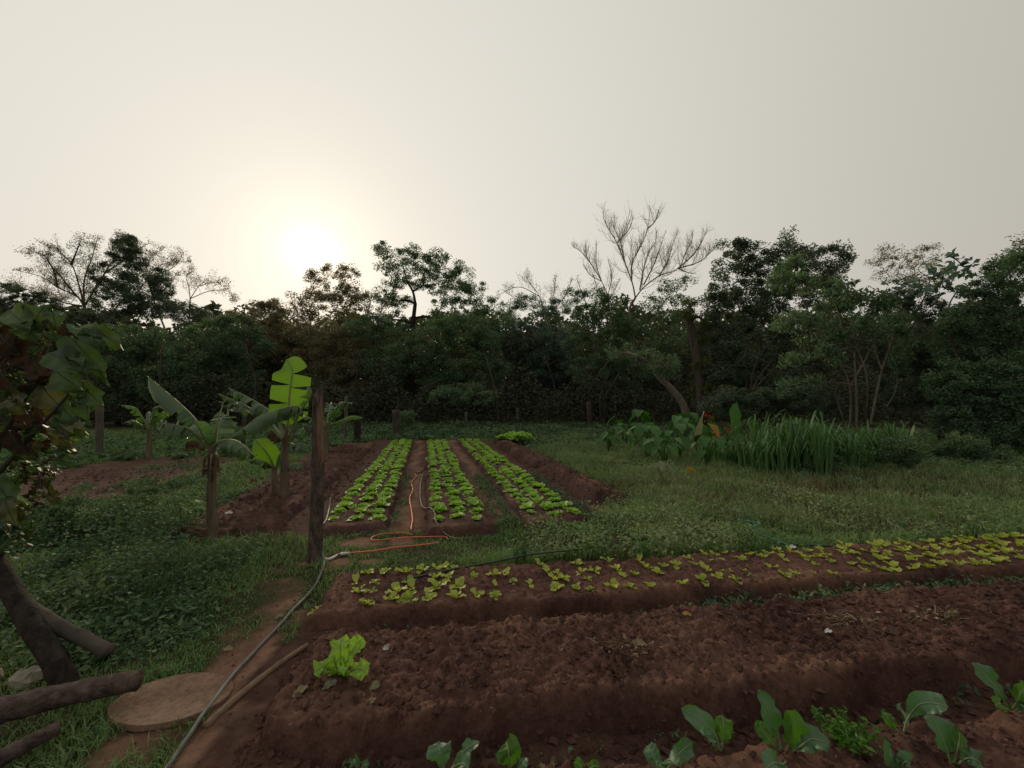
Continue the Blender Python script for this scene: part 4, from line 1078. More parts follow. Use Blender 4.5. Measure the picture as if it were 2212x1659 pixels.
for bn, rr, y0 in rows:
    for x0, rn in rr:
        for q in range(33):
            y = y0 + q * 0.318 + R.uniform(-.05, .05)
            x = x0 - 0.224 * (y - y0) + R.uniform(-.025, .025)
            if R.random() < 0.025 and q > 1: continue
            s = R.uniform(.78, 1.12) * (0.8 if q == 0 else 1.0)
            put('lettuce', LM[R.randrange(7)], x, y, topz(x, y) - 0.005, s, R.uniform(0, 6.28),
                'green lettuce, %s from the near end, %s row of the %s lettuce bed' % (ordinal(q + 1), rn, bn), 'lettuce', 'lettuces growing in rows', .12)
for q in range(16):
    a = q * 2.4; r = 0.14 * math.sqrt(q)
    x, y = 0.10 + r * math.cos(a) * 1.15, 15.2 + r * math.sin(a)
    put('lettuce', LM[q % 7], x, y, 0.12 + 0.18 * math.exp(-r * r * 2), R.uniform(1.5, 2.1), a, 'bright lettuce in the dense far clump, %s from its left' % ordinal(1 + sorted(range(16), key=lambda k_: math.sqrt(k_) * math.cos(k_ * 2.4)).index(q)), 'lettuce', 'dense far clump of lettuce', .2)

SM = [lettuce_mesh('seedling', rng, n_, 0.098, .60, 1.35, 'seedling', .60) for n_ in (3, 4, 5, 5, 6, 6)]
rown = ['front', 'second', 'third', 'back']
cnt = [0, 0, 0, 0]
for c_ in range(49):
    for r_ in range(4):
        s = -1.0 + c_ * 0.158 + R.uniform(-.045, .045) + (r_ % 2) * 0.03
        t_ = 3.06 + r_ * 0.165 + R.uniform(-.04, .04)
        if R.random() < (0.22 if c_ < 26 else 0.08): continue
        if c_ == 0 and r_ > 1: continue
        p = EA * s + ET * t_
        big = 1.3 if (3 <= c_ <= 6) else 1.15 if c_ > 30 else 0.92
        cnt[r_] += 1
        put('lettuce_seedling', SM[R.randrange(6)], p[0], p[1], topz(p[0], p[1]) - .002, R.uniform(.6, 1.08) * big, R.uniform(0, 6.28),
            'pale lettuce seedling, %s from the left in the %s row' % (ordinal(cnt[r_]), rown[r_]), 'seedling', 'seedlings in the near bed', .2)

# ------------------------------------------------------------------ single plants on the near beds: every leaf a part
def plant_leaf(parent, mid, up, hw, shape, mat, wave=.012, cup=.3, wf=2.5, label=None, ribm='kale_rib', rr=.006, seed=0):
    rng = np.random.default_rng(seed + 900)
    mid = catmull(mid, 9); n = len(mid)
    f = np.linspace(0, 1, n)
    hwv = hw * np.interp(f, shape[0], shape[1]) * (1 + .02 * rng.normal(size=n))
    mb = MB(); blade(mb, mid, up, hwv, 4, cup, wave, wf, rng.uniform(0, 6))
    lf = build('leaf', mb, M[mat], parent)
    if label: lf['label'] = label
    rb = MB()
    T = np.gradient(mid, axis=0); T /= np.linalg.norm(T, axis=1)[:, None]
    S_ = np.cross(T, np.asarray(up, float)); S_ /= np.linalg.norm(S_, axis=1)[:, None] + 1e-9
    rb.tube(mid + np.cross(S_, T) * 0.0015, np.linspace(rr, rr * .2, n), 4)
    build('rib', rb, M[ribm], lf)
    return lf
OBO = ([0, .22, .3, .45, .65, .82, .93, 1], [.05, .07, .3, .75, 1, .95, .65, .08])     # narrow stalk, broad end
LET = ([0, .15, .35, .6, .85, .95, 1], [.15, .3, .6, .9, 1, .75, .2])
g = G(738, 1462, .12)
BL = thing('lettuce_plant', 'single larger lettuce alone at the left end of the bare bed', 'lettuce', (g[0], g[1], g[2] - .01))
gl = np.array([g[0], g[1], topz(g[0], g[1])]); D = g[1]
for k, (pts, up, hw) in enumerate([
    ([(738, 1460, 0), (736, 1430, -.02), (735, 1400, -.02), (738, 1378, .02)], (0.1, -1, .3), .055), ([(742, 1458, 0), (752, 1425, 0), (768, 1395, .03), (785, 1378, .05)], (-.2, -1, .3), .05),
    ([(730, 1462, 0), (712, 1447, -.05), (695, 1442, -.08), (678, 1455, -.10)], (0, -.6, 1), .045), ([(745, 1462, 0), (762, 1448, -.05), (778, 1446, -.07), (794, 1455, -.09)], (0, -.7, 1), .05),
    ([(736, 1462, 0), (728, 1445, -.04), (724, 1430, -.06), (722, 1418, -.06)], (-.2, -1, .4), .045), ([(742, 1462, 0), (745, 1448, -.06), (748, 1440, -.1), (750, 1445, -.14)], (0, -.5, 1), .04),
    ([(738, 1460, .02), (735, 1440, .05), (728, 1425, .09), (720, 1425, .12)], (0, .4, 1), .045)]):
    plant_leaf(BL, [P(u, v, D + w) for u, v, w in pts], norm(up), hw * .86, LET, 'lettuce', .020, .3, 3.4, rr=.005, seed=k)

KALE = [
 ('kale plant with one tall grey-green leaf and a broad round leaf, lower right', 1694, 1622, [
    ([(1690, 1622, 0), (1678, 1585, 0), (1662, 1545, 0), (1640, 1490, .04)], (.3, -1, .3), .058, 'kale'), ([(1698, 1622, 0), (1706, 1600, -.03), (1712, 1570, -.04), (1716, 1532, -.02)], (0, -1, .15), .06, 'kale_bright'),
    ([(1700, 1632, 0), (1730, 1612, -.04), (1755, 1596, -.06), (1792, 1608, -.08)], (0, -.6, 1), .055, 'kale'), ([(1688, 1625, 0), (1668, 1605, -.02), (1650, 1580, 0), (1636, 1556, .03)], (-.3, -1, .4), .035, 'kale_bright'),
    ([(1700, 1640, -.05), (1690, 1652, -.1), (1672, 1648, -.14), (1652, 1662, -.17)], (0, -.5, 1), .05, 'kale')]),
 ('kale leaf arching over to the right, lower right', 1958, 1582, [
    ([(1952, 1582, 0), (1962, 1550, 0), (1985, 1522, -.02), (2020, 1520, -.05), (2048, 1528, -.08)], (-.1, -.7, .9), .055, 'kale'), ([(1945, 1585, 0), (1930, 1570, 0), (1918, 1552, 0), (1910, 1538, .03)], (-.2, -1, .3), .03, 'kale_bright'),
    ([(1955, 1580, .02), (1958, 1558, .06), (1950, 1538, .1), (1945, 1528, .15)], (0, -.8, .6), .03, 'kale')]),
 ('kale plant with one large upright pale leaf near the right corner', 2056, 1648, [
    ([(2056, 1652, 0), (2044, 1618, 0), (2030, 1582, .02), (2008, 1540, .06)], (.2, -1, .35), .075, 'kale'), ([(2060, 1650, 0), (2066, 1622, -.02), (2070, 1600, 0), (2072, 1582, .04)], (0, -1, .3), .04, 'kale_bright'),
    ([(2065, 1655, 0), (2085, 1640, -.03), (2105, 1640, -.05), (2122, 1655, -.06)], (0, -.6, 1), .045, 'kale')]),
 ('kale plant with broad rounded leaf at the bottom edge, right', 1928, 1672, [
    ([(1930, 1675, 0), (1928, 1650, -.02), (1922, 1630, -.02), (1922, 1612, .02)], (0, -1, .35), .055, 'kale'), ([(1932, 1676, 0), (1945, 1655, -.03), (1956, 1645, -.04), (1966, 1655, -.05)], (.3, -.8, .7), .04, 'kale')]),
 ('kale plant at the right edge with a leaf leaning up left', 2178, 1528, [
    ([(2182, 1535, 0), (2160, 1500, 0), (2135, 1468, .02), (2098, 1432, .06)], (.3, -1, .5), .065, 'kale'), ([(2185, 1535, 0), (2198, 1512, -.03), (2205, 1495, -.03), (2220, 1480, 0)], (-.2, -1, .4), .045, 'kale_bright'),
    ([(2180, 1540, 0), (2168, 1530, -.05), (2160, 1520, -.08), (2150, 1525, -.1)], (0, -.6, 1), .035, 'kale_bright'), ([(2188, 1540, 0), (2205, 1530, -.05), (2220, 1528, -.08), (2235, 1540, -.1)], (0, -.5, 1), .04, 'kale')]),
 ('kale plant with two leaves spreading like a V, lower middle right', 1556, 1618, [
    ([(1556, 1622, 0), (1545, 1590, 0), (1520, 1562, .01), (1472, 1530, .05)], (.4, -1, .5), .05, 'kale'), ([(1558, 1620, 0), (1562, 1595, 0), (1563, 1570, 0), (1560, 1545, .03)], (-.2, -1, .2), .042, 'kale_bright'),
    ([(1550, 1620, 0), (1540, 1600, -.05), (1530, 1588, -.08), (1520, 1588, -.12)], (0, -.6, 1), .035, 'kale')]),
 ('kale plant at the bottom edge with outspread leaves, middle right', 1432, 1664, [
    ([(1430, 1668, 0), (1418, 1645, 0), (1408, 1628, 0), (1397, 1612, .03)], (.2, -1, .4), .04, 'kale'), ([(1436, 1668, 0), (1455, 1645, 0), (1472, 1622, .02), (1496, 1603, .05)], (-.3, -1, .5), .04, 'kale'),
    ([(1432, 1670, 0), (1435, 1650, -.06), (1445, 1642, -.1), (1462, 1652, -.14)], (0, -.6, 1), .05, 'kale'), ([(1428, 1670, 0), (1422, 1652, -.06), (1420, 1645, -.1), (1416, 1655, -.13)], (0, -.6, 1), .04, 'kale')]),
 ('kale plant at the bottom edge, dark blue-green broad leaf with a curled one', 968, 1668, [
    ([(962, 1672, 0), (955, 1645, 0), (950, 1622, 0), (952, 1604, .03)], (0, -1, .3), .058, 'kale'), ([(972, 1668, 0), (990, 1640, 0), (1008, 1618, 0), (1036, 1602, .03)], (-.5, -.6, .8), .028, 'kale'),
    ([(968, 1670, 0), (985, 1655, -.05), (1000, 1650, -.08), (1012, 1660, -.1)], (0, -.6, 1), .045, 'kale')]),
 ('kale plant with one bright green upright leaf at the bottom edge', 1100, 1672, [
    ([(1100, 1675, 0), (1100, 1648, -.02), (1098, 1622, -.02), (1094, 1602, .02)], (.05, -1, .15), .062, 'kale_bright'), ([(1108, 1675, 0), (1122, 1660, -.04), (1130, 1652, -.06), (1136, 1660, -.08)], (0, -.6, 1), .03, 'kale')]),
 ('tiny kale sprout at the bottom edge, left of the others', 772, 1664, [
    ([(772, 1668, 0), (770, 1655, 0), (768, 1645, 0), (766, 1638, .02)], (0, -1, .4), .025, 'kale'), ([(776, 1668, 0), (784, 1658, 0), (790, 1652, 0), (798, 1650, 0)], (0, -.7, .8), .02, 'kale')]),
 ('small kale plant at the bottom edge right of the bright leaf', 1262, 1668, [
    ([(1262, 1672, 0), (1256, 1658, 0), (1250, 1650, 0), (1240, 1646, 0)], (0, -.9, .6), .025, 'kale_bright'), ([(1266, 1672, 0), (1276, 1660, 0), (1284, 1655, 0), (1294, 1656, 0)], (0, -.8, .7), .025, 'kale_bright')]),
]
for kk, (lab, u, v, lvs) in enumerate(KALE):
    g = G(u, v, .05)
    K = thing('kale_plant', lab, 'kale', (g[0], g[1], .04), 'kale in the front bed')
    for q, (pts, up, hw, mt) in enumerate(lvs):
        D = g[1]
        plant_leaf(K, [P(a, b, D + w) for a, b, w in pts], norm(up), hw * .86, OBO, mt, .010, .28, 2.3, rr=.0055, seed=kk * 10 + q)
# serrated bushy weed between the kale
g = G(1826, 1612, .05)
Wd = thing('leafy_weed', 'bushy ferny weed between the kale plants', 'weed', (g[0], g[1], .04))
rng = np.random.default_rng(91)
for q in range(9):
    a = q * 2.4; el = rng.uniform(.7, 1.4); d = np.array([math.cos(a) * math.cos(el), math.sin(a) * math.cos(el), math.sin(el)])
    ln = rng.uniform(.07, .14); st = catmull([g, g + d * ln * .5, g + d * ln + np.array([math.cos(a), math.sin(a), -.3]) * .02], 5)
    mb = MB(); mb.tube(st, .0025, 4)
    p = np.repeat(st[3:], 7, axis=0) + rng.normal(size=((len(st) - 3) * 7, 3)) * .016
    leafquads(mb, p, .032, .013, rng, 0.0)
    build('frond', mb, M['kale_bright'], Wd, smooth=False)

# ------------------------------------------------------------------ taro patch, canna, tall grass
def heart(mb, tip_dir, up, c, L, W, rng, cup=.25, droop=.3):
    """heart-shaped leaf whose stalk joins at c"""
    d = norm(tip_dir); up = norm(up)
    f = np.array([-.28, -.15, 0, .2, .45, .7, .88, 1.0])
    hw = W * .5 * np.array([.45, .82, 1.0, .98, .78, .48, .22, .02])
    mid = np.array([c + d * L * q * .78 - UP * droop * L * max(0, q) ** 2 for q in f])
    back = np.array([.10, .04, 0, 0, 0, 0, 0, 0]) * L * -0.0
    blade(mb, mid, up, hw, 3, cup, W * .05, 1.5, rng.uniform(0, 6))

def taro(u, v, H, n, lab, seed):
    rng = np.random.default_rng(seed)
    g = G(u, v)
    T = thing('taro_plant', lab, 'taro', (g[0], g[1], 0), 'taro plants beside the canna')
    for q in range(n):
        a = q * 2.4 + rng.uniform(-.4, .4) + seed; r = H * rng.uniform(.12, .5)
        h = H * rng.uniform(.45, 1.0)
        c = g + np.array([math.cos(a) * r, math.sin(a) * r, h])
        out = np.array([math.cos(a), math.sin(a), 0])
        mb = MB(); L_ = H * rng.uniform(.28, .45)
        td = out + np.array([0, -.3, -rng.uniform(.2, 1.0)])
        heart(mb, td, UP * rng.uniform(.4, 1) + out * .7 + np.array([0, -.35, 0]), c, L_, L_ * .78, rng)
        lf = build('leaf', mb, M['taro'], T)
        mb = MB(); pts = catmull([g + out * .03, g + out * r * .35 + UP * h * .6, c], 5)
        mb.tube(pts, np.linspace(.016, .008, len(pts)), 5)
        build('stalk', mb, M['taro'], lf)
TA = ['farthest left taro plant of the patch, near the fence post', 'taro plant, second from the left in the patch', 'tall dark taro plant behind the left middle of the patch', 'taro plant with wide leaves in the middle of the patch', 'taro plant, lowest and nearest in the middle of the patch', 'taro plant right of the middle of the patch', 'tall taro plant at the back right of the patch', 'taro plant nearest the upright pale canna leaf', 'small taro plant at the front right of the patch']
for k, (u, v, H, n) in enumerate([(1315, 975, 0.8, 9), (1350, 965, 1.05, 10), (1385, 950, 1.3, 10), (1400, 990, 1.0, 11), (1435, 1005, 0.8, 10), (1465, 995, 1.0, 11), (1480, 965, 1.2, 10), (1515, 990, 1.0, 10), (1530, 1010, 0.75, 8)]):
    taro(u, v, H, n, TA[k], 200 + k)

def canna(u, v, H, n, lab, seed, flower=True, dirs=None):
    rng = np.random.default_rng(seed); g = G(u, v)
    T = thing('canna_plant', lab, 'canna', (g[0], g[1], 0), 'canna plants')
    st = catmull([g - UP * .05, g + UP * H * .5 + [rng.normal() * .02, 0, 0], g + UP * H * .93], 6)
    mb = MB(); mb.tube(st, np.linspace(.016, .008, len(st)), 6); build('stalk', mb, M['taro'], T)
    for q in range(n):
        a = q * 2.4 + seed; out = np.array([math.cos(a), math.sin(a), 0]); b_ = st[int((.15 + .6 * q / n) * (len(st) - 1))]
        L_ = H * rng.uniform(.32, .45); el = rng.uniform(.7, 1.3)
        d = out * math.cos(el) + UP * math.sin(el)
        m_ = catmull([b_, b_ + d * L_ * .5, b_ + d * L_ + out * L_ * .12], 6)
        f = np.linspace(0, 1, len(m_)); hw = L_ * .19 * np.sin(np.pi * np.clip(f * .93 + .05, 0, 1)) ** .8
        mb = MB(); blade(mb, m_, UP * math.cos(el) - out * math.sin(el), hw, 2, .3, .01, 1.5, q)
        build('leaf', mb, M['taro'] if q else M['yellow_leaf'] if flower and seed % 2 else M['taro'], T)
    if flower:
        mb = MB(); top = st[-1]
        for q in range(11):
            p = top + rng.normal(size=3) * np.array([.05, .05, .06]); d = norm(rng.normal(size=3) + [0, 0, .4])
            m_ = np.array([p, p + d * .045, p + d * .085 + [0, 0, -.02]])
            blade(mb, m_, norm(rng.normal(size=3)), [.008, .03, .012], 2, .3, .004, 1, q)
        build('flower', mb, M['red'], T)
canna(1532, 985, 1.3, 6, 'canna with the highest red flower', 301)
canna(1573, 990, 0.92, 6, 'canna with a red flower next to the tall grass', 303)
canna(1548, 995, 0.72, 5, 'short canna with a dull red flower between the other two', 304)
# pale upright leaf, and the yellow one
def lone(name, lab, cat, pts, D, up, hw, mt, shape=None):
    g = P(pts[0][0], pts[0][1], D)
    T = thing(name, lab, cat, (g[0], g[1], 0))
    plant_leaf(T, [P(a, b, D + w) for a, b, w in pts], norm(up), hw, shape or ([0, .1, .3, .6, .85, 1], [.1, .45, .9, 1, .6, .05]), mt, .02, .35, 2, ribm='rib', rr=.01)
    return T
lone('canna_shoot', 'tall pale upright canna leaf left of the red flowers', 'leaf', [(1492, 990, 0), (1498, 955, 0), (1508, 925, 0), (1520, 888, .05)], 9.9, (.7, -1, 0), .13, 'wilted')
lone('canna_shoot', 'green upright leaf standing above the flowers', 'leaf', [(1590, 960, 0), (1588, 920, 0), (1585, 890, 0), (1592, 868, .05)], 10.8, (.1, -1, 0), .17, 'taro')
lone('canna_shoot', 'yellow hanging leaf under the highest red flower', 'leaf', [(1528, 915, 0), (1540, 922, -.05), (1548, 932, -.08), (1553, 945, -.1)], 9.4, (0, -1, .3), .06, 'yellow_leaf')
lone('canna_shoot', 'orange-yellow dying leaf low beside the wilted taro leaf', 'leaf', [(1512, 1035, 0), (1500, 1025, -.05), (1490, 1015, -.08), (1482, 1022, -.1)], 8.6, (0, -1, .3), .07, 'yellow_leaf')
# wilted taro leaf hanging from its bent stalk
D = 8.7; g = P(1465, 1022, D)
T = thing('wilted_taro', 'grey wilted taro leaf hanging from a bent stalk', 'leaf', (g[0], g[1], 0))
mb = MB(); mb.tube(catmull([P(1478, 1045, D), P(1466, 1008, D), P(1448, 995, D - .05), P(1440, 1003, D - .1)], 6), .012, 6); build('stalk', mb, M['wilted'], T)
rngw = np.random.default_rng(5)
for k, (pts, hw) in enumerate([([(1440, 1003, -.1), (1425, 1006, -.1), (1412, 1014, -.1)], .10), ([(1440, 1003, -.1), (1446, 1012, -.16), (1452, 1024, -.2)], .13), ([(1440, 1003, -.1), (1434, 1014, -.2), (1436, 1026, -.22)], .10)]):
    plant_leaf(T, [P(a, b, D + w) for a, b, w in pts], norm((0, -1, .4)), hw, ([0, .3, .7, 1], [.3, 1, .8, .1]), 'wilted', .02, -.4, 2, ribm='wilted', seed=k)

def grass_clump(u, v, H, n, spread, lab, seed, mat='clump', bw=.014):
    rng = np.random.default_rng(seed); g = G(u, v)
    mb = MB()
    nc = max(1, n // 16)
    subs = []
    for q in range(nc):
        a = rng.uniform(0, 6.28); r = spread * rng.uniform(0, 1) ** .6
        subs.append((g + np.array([math.cos(a) * r, math.sin(a) * r, 0]), rng.uniform(.5, 1.0)))
    for q in range(n):
        b_, hs = subs[q % nc]; b_ = b_ + rng.normal(size=3) * np.array([.03, .03, 0]) * H
        a2 = rng.uniform(0, 6.28)
        out = np.array([math.cos(a2), math.sin(a2), 0]); h = H * hs * rng.uniform(.5, 1.0); k = rng.uniform(.12, .8)
        tipz = .95 - .55 * k * rng.uniform(.3, 1.1)
        m_ = catmull([b_, b_ + UP * h * .55 + out * h * k * .18, b_ + UP * h * .92 + out * h * k * .5, b_ + UP * h * tipz + out * h * k * .95], 3)
        f = np.linspace(0, 1, len(m_)); hw = bw * (1 - f ** 2) * rng.uniform(.7, 1.5) + .001
        blade(mb, m_, out * .8 + UP * .5, hw, 1, .3)
    o = build('grass_clump', mb, M[mat], origin=(g[0], g[1], 0))
    return tag(o, lab, 'grass', 'clumps of tall grass')
grass_clump(1690, 1020, 1.6, 640, .85, 'big clump of tall arching grass right of the canna', 401, bw=.020)
grass_clump(1760, 1005, 1.4, 320, .55, 'right shoulder of the big tall grass, drooping blades', 402, bw=.018)
grass_clump(1835, 1015, 1.1, 180, .5, 'middle grass between the two tall clumps', 408, bw=.016)
grass_clump(1585, 1005, 0.8, 150, .35, 'low arching grass around the canna stalks', 409, bw=.014)
grass_clump(1632, 1010, 1.0, 200, .4, 'shorter arching grass at the left foot of the big clump', 404, bw=.016)
grass_clump(1905, 1000, 1.45, 260, .75, 'second, thinner clump of tall grass under the pale stems', 403, bw=.020)
grass_clump(1385, 1225, 0.42, 40, .08, 'small upright grass tuft at the edge of the seedling bed', 405, bw=.005)
grass_clump(1130, 1222, 0.28, 40, .07, 'spiky dark tuft beside the black pipe', 406, bw=.005)
grass_clump(2108, 1168, 0.22, 22, .04, 'lone pale grass stalks above the right end of the seedlings', 407, bw=.006)

# bright cassava-like plant in the left weeds
g = G(385, 1165); T = thing('young_cassava', 'bright green fan-leaved young plant in the left weeds', 'plant', (g[0], g[1], 0))
rng = np.random.default_rng(61); top = g + UP * .42
mb = MB(); mb.tube(catmull([g - UP * .05, g + UP * .2 + [.02, 0, 0], top], 5), .008, 6); build('stalk', mb, M['rib'], T)
for q in range(9):
    a = q * 2.4; el = rng.uniform(-.2, 1.0); out = np.array([math.cos(a), math.sin(a), 0]); c = top + (out * math.cos(el) + UP * math.sin(el)) * rng.uniform(.08, .17) - UP * rng.uniform(0, .1)
    mb = MB(); mb.tube([top - UP * .03, c], .003, 4)
    for w in np.linspace(-1.3, 1.3, 6):
        a2 = a + w; o2 = np.array([math.cos(a2), math.sin(a2), -.45])
        blade(mb, np.array([c, c + o2 * .05, c + o2 * .10, c + o2 * .13 - UP * .02]), UP, [.003, .013, .012, .001], 1, .2)
    build('leaf', mb, M['kale_bright'], T)

# ------------------------------------------------------------------ left foreground: leaning tree with big leaves, logs, lid
def bark_tube(mb, pts, r0, r1, n=14, k=10, seed=0, amp=.08):
    pts = catmull(pts, k); m_ = len(pts)
    rr = np.linspace(r0, r1, m_)
    i0 = len(mb.v); mb.tube(pts, rr, n)
    V = mb.v[i0]; c = np.repeat(pts, n, axis=0); d = V[:m_ * n] - c
    a = np.tile(np.arange(n), m_) * 0.9; s = np.repeat(np.arange(m_), n) * .35
    V[:m_ * n] = c + d * (1 + amp * 2 * fbm(a, s, seed, 3))[:, None]

LT_ = thing('leaning_tree', 'leaning rough-barked tree at the left edge with very big leaves', 'tree', G(150, 1490))
mb = MB()
bark_tube(mb, [G(160, 1498) - [0, 0, .06], P(122, 1435, 2.22), P(60, 1335, 2.3), P(10, 1250, 2.4), P(-60, 1120, 2.5), P(-110, 950, 2.6), P(-90, 780, 2.65)], .054, .042, 16, 10, 3)
tr = build('trunk', mb, M['bark_dark'], LT_)
mb = MB()
for pts, r in (([P(-60, 1120, 2.5), P(-10, 980, 2.5), P(60, 850, 2.5), P(110, 730, 2.55)], .022), ([P(-90, 900, 2.6), P(0, 780, 2.65), P(90, 690, 2.7)], .02), ([P(-60, 1100, 2.5), P(0, 1020, 2.4), P(80, 930, 2.4), P(150, 850, 2.4)], .018), ([P(-30, 1180, 2.45), P(0, 1120, 2.35), P(40, 1080, 2.35)], .014), ([P(60, 850, 2.5), P(130, 780, 2.5), P(190, 730, 2.5)], .012)):
    pts = catmull(pts, 6); mb.tube(pts, np.linspace(r, r * .35, len(pts)), 7)
build('branches', mb, M['bark'], LT_)
BIG = ([0, .06, .2, .42, .65, .85, 1], [.1, .55, .92, 1, .78, .36, .02])
def bigleaf(u, v, du, dv, D, W, up, mt, seed, wave=.012, dd=0.0):
    """leaf from its stalk at (u, v) towards (u+du, v+dv)"""
    a = P(u, v, D); b_ = P(u + du, v + dv, D + dd); Ln = np.linalg.norm(b_ - a)
    mid = [a, a + (b_ - a) * .35 + norm(up) * .05 * Ln, a + (b_ - a) * .7 + norm(up) * .03 * Ln, b_]
    plant_leaf(LT_, mid, norm(up), W / 2, BIG, mt, wave * 1.8, .3, 1.3, ribm='big', rr=.004, seed=seed)
hand = [ # u, v of stalk, direction, depth, width, facing, kind
 (20, 672, 48, 40, 2.45, .16, (-.3, -.8, .9), 'big'), (95, 662, -22, 48, 2.5, .15, (.2, -1, .3), 'big'), (112, 668, 10, 42, 2.5, .10, (.8, -.6, .2), 'big'), (60, 690, 20, 50, 2.5, .14, (.1, -1, .1), 'big'),
 (165, 706, 55, 26, 2.5, .13, (.1, -.7, .9), 'big'), (172, 722, 62, 30, 2.45, .11, (-.2, -.6, 1), 'big'), (155, 728, 68, 74, 2.42, .20, (.3, -1, .2), 'big'), (212, 712, 56, 46, 2.55, .10, (.5, -1, .3), 'big'), (200, 770, 32, 62, 2.45, .07, (.7, -1, 0), 'big'),
 (110, 762, 72, 44, 2.35, .18, (0, -.9, .6), 'big'), (120, 800, 60, 44, 2.4, .17, (.1, -1, .2), 'big'), (170, 820, 45, 52, 2.5, .09, (.2, -.9, .6), 'big'), (188, 842, 36, 34, 2.4, .12, (.2, -1, .1), 'big'), (190, 862, 6, 58, 2.4, .09, (-.3, -1, .3), 'big'),
 (40, 740, 60, 46, 2.6, .2, (0, -1, .2), 'dry'), (0, 720, 50, 50, 2.6, .2, (.1, -1, .1), 'dry'), (90, 830, 50, 60, 2.5, .17, (.2, -1, .2), 'big_yellow'), (130, 870, 40, 48, 2.45, .14, (.1, -1, .2), 'big'), (20, 850, 40, 45, 2.4, .14, (-.1, -1, .3), 'big_yellow'),
 (60, 890, 50, 46, 2.5, .15, (.2, -1, .1), 'dry'), (110, 920, 42, 34, 2.4, .08, (0, -.6, 1), 'big_yellow'), (150, 900, 30, 50, 2.45, .12, (.3, -1, .2), 'big'), (0, 800, 50, 50, 2.5, .18, (.1, -1, 0), 'dry'), (-10, 1035, 44, 62, 2.3, .15, (.3, -1, .3), 'big'), (10, 1075, 24, 60, 2.25, .10, (.5, -1, .2), 'big_yellow'),
 (70, 770, 40, 56, 2.5, .16, (.2, -1, .1), 'dry'), (120, 930, 36, 40, 2.5, .11, (.2, -1, .2), 'big_yellow'), (60, 950, 30, 46, 2.45, .12, (0, -1, .3), 'big_yellow'), (20, 930, 34, 44, 2.4, .13, (.2, -1, .1), 'dry')]
for k, (u, v, du, dv, D, W_, up, mt) in enumerate(hand):
    bigleaf(u, v, du, dv, D, W_, up, mt, 600 + k, dd=-.06)
rng = np.random.default_rng(71)
for k in range(210):
    v = rng.uniform(690, 1190); lim = 185 if v < 900 else 185 - (v - 900) * .5
    u = rng.uniform(-110, lim)
    a = rng.uniform(.1, 2.6); ln = rng.uniform(18, 44)
    bigleaf(u, v, math.cos(a) * ln, math.sin(a) * ln, rng.uniform(2.35, 2.85), ln * .0018 * rng.uniform(.8, 1.2), (rng.normal() * .5, -rng.uniform(.4, 1), rng.uniform(.1, 1)), ['big', 'big_yellow', 'dry', 'big', 'big', 'big_yellow', 'big'][k % 7], 700 + k, dd=rng.normal() * .1)

def simple_log(name, lab, pts, r0, r1, mt, cat, seed, cap=None):
    g = np.asarray(pts[0], float)
    T = thing(name, lab, cat, (g[0], g[1], 0))
    mb = MB(); bark_tube(mb, pts, r0, r1, 16, 12, seed); build('bark', mb, M[mt], T)
    mb = MB(); d = norm(np.asarray(pts[-1]) - np.asarray(pts[-2])); e = np.asarray(pts[-1], float)
    mb.tube([e - d * .01, e + d * .004], [r1 * .9, r1 * .86], 14); build('cut_end', mb, M['log'], T)
    return T
simple_log('log', 'thick grey-brown log lying beside the round lid', [P(-120, 1572, 1.80) - [0, 0, .02], P(0, 1535, 1.88), P(110, 1508, 1.96), P(220, 1484, 2.03), P(300, 1470, 2.08)], .060, .046, 'log', 'log', 11)
simple_log('log', 'thinner pale log in the bottom left corner', [P(-90, 1700, 1.62), P(0, 1640, 1.70), P(70, 1600, 1.78), P(128, 1572, 1.84)], .038, .028, 'log', 'log', 12)
simple_log('fallen_branch', 'mossy branch slanting down behind the leaning trunk', [P(30, 1292, 2.35), P(100, 1338, 2.34), P(170, 1375, 2.33), P(238, 1408, 2.32)], .040, .034, 'bark', 'branch', 13)

# round lid, stained by earth, far rim sunk in the soil
g = G(374, 1505, .04); lidr = .285
T = thing('round_lid', 'round flat earth-coloured slab lying on the path', 'slab', (g[0], g[1], 0))
mb = MB(); n_ = 64; th = np.linspace(0, 2 * math.pi, n_, endpoint=False)
rr = lidr * (1 + .03 * vnoise(np.cos(th) * 3, np.sin(th) * 3, 5))
prof = [(.93, -.03), (.95, .010), (1.0, .014), (1.0, .040), (.992, .043), (.8, .043), (.5, .043), (.2, .043)]
V = []
for f, z in prof:
    x = np.cos(th) * rr * f * 1.0; y = np.sin(th) * rr * f * .70
    V.append(np.stack([g[0] + x, g[1] + y, z - .03 * y / lidr * .6 + .0015 * fbm(x * 14, y * 14, 8, 3) + x * 0], -1))
V = np.vstack(V + [np.array([[g[0], g[1], .044]])])
i = np.arange(len(prof) - 1)[:, None] * n_; j = np.arange(n_)[None, :]; k = (j + 1) % n_
ci = len(V) - 1; b0 = (len(prof) - 1) * n_
mb.add(V, np.stack([i + j, i + k, i + n_ + k, i + n_ + j], -1).reshape(-1, 4), [(ci, b0 + q, b0 + (q + 1) % n_) for q in range(n_)])
build('slab', mb, M['lid'], T, smooth=False)
g = G(60, 1470)
mb = MB()
for q in range(7):
    c = g + np.array([R.uniform(-.16, .16), R.uniform(-.08, .08), R.uniform(.01, .07)]); p = RNG.normal(size=(12, 3)); p /= np.linalg.norm(p, axis=1)[:, None]
    V = c + p * np.array([.07, .06, .045]) * R.uniform(.7, 1.3)
    import bmesh
    bm = bmesh.new(); [bm.verts.new(x) for x in V]; bmesh.ops.convex_hull(bm, input=bm.verts[:]); bm.verts.index_update()
    mb.add([v_.co[:] for v_ in bm.verts], None, [[v_.index for v_ in f_.verts] for f_ in bm.faces]); bm.free()
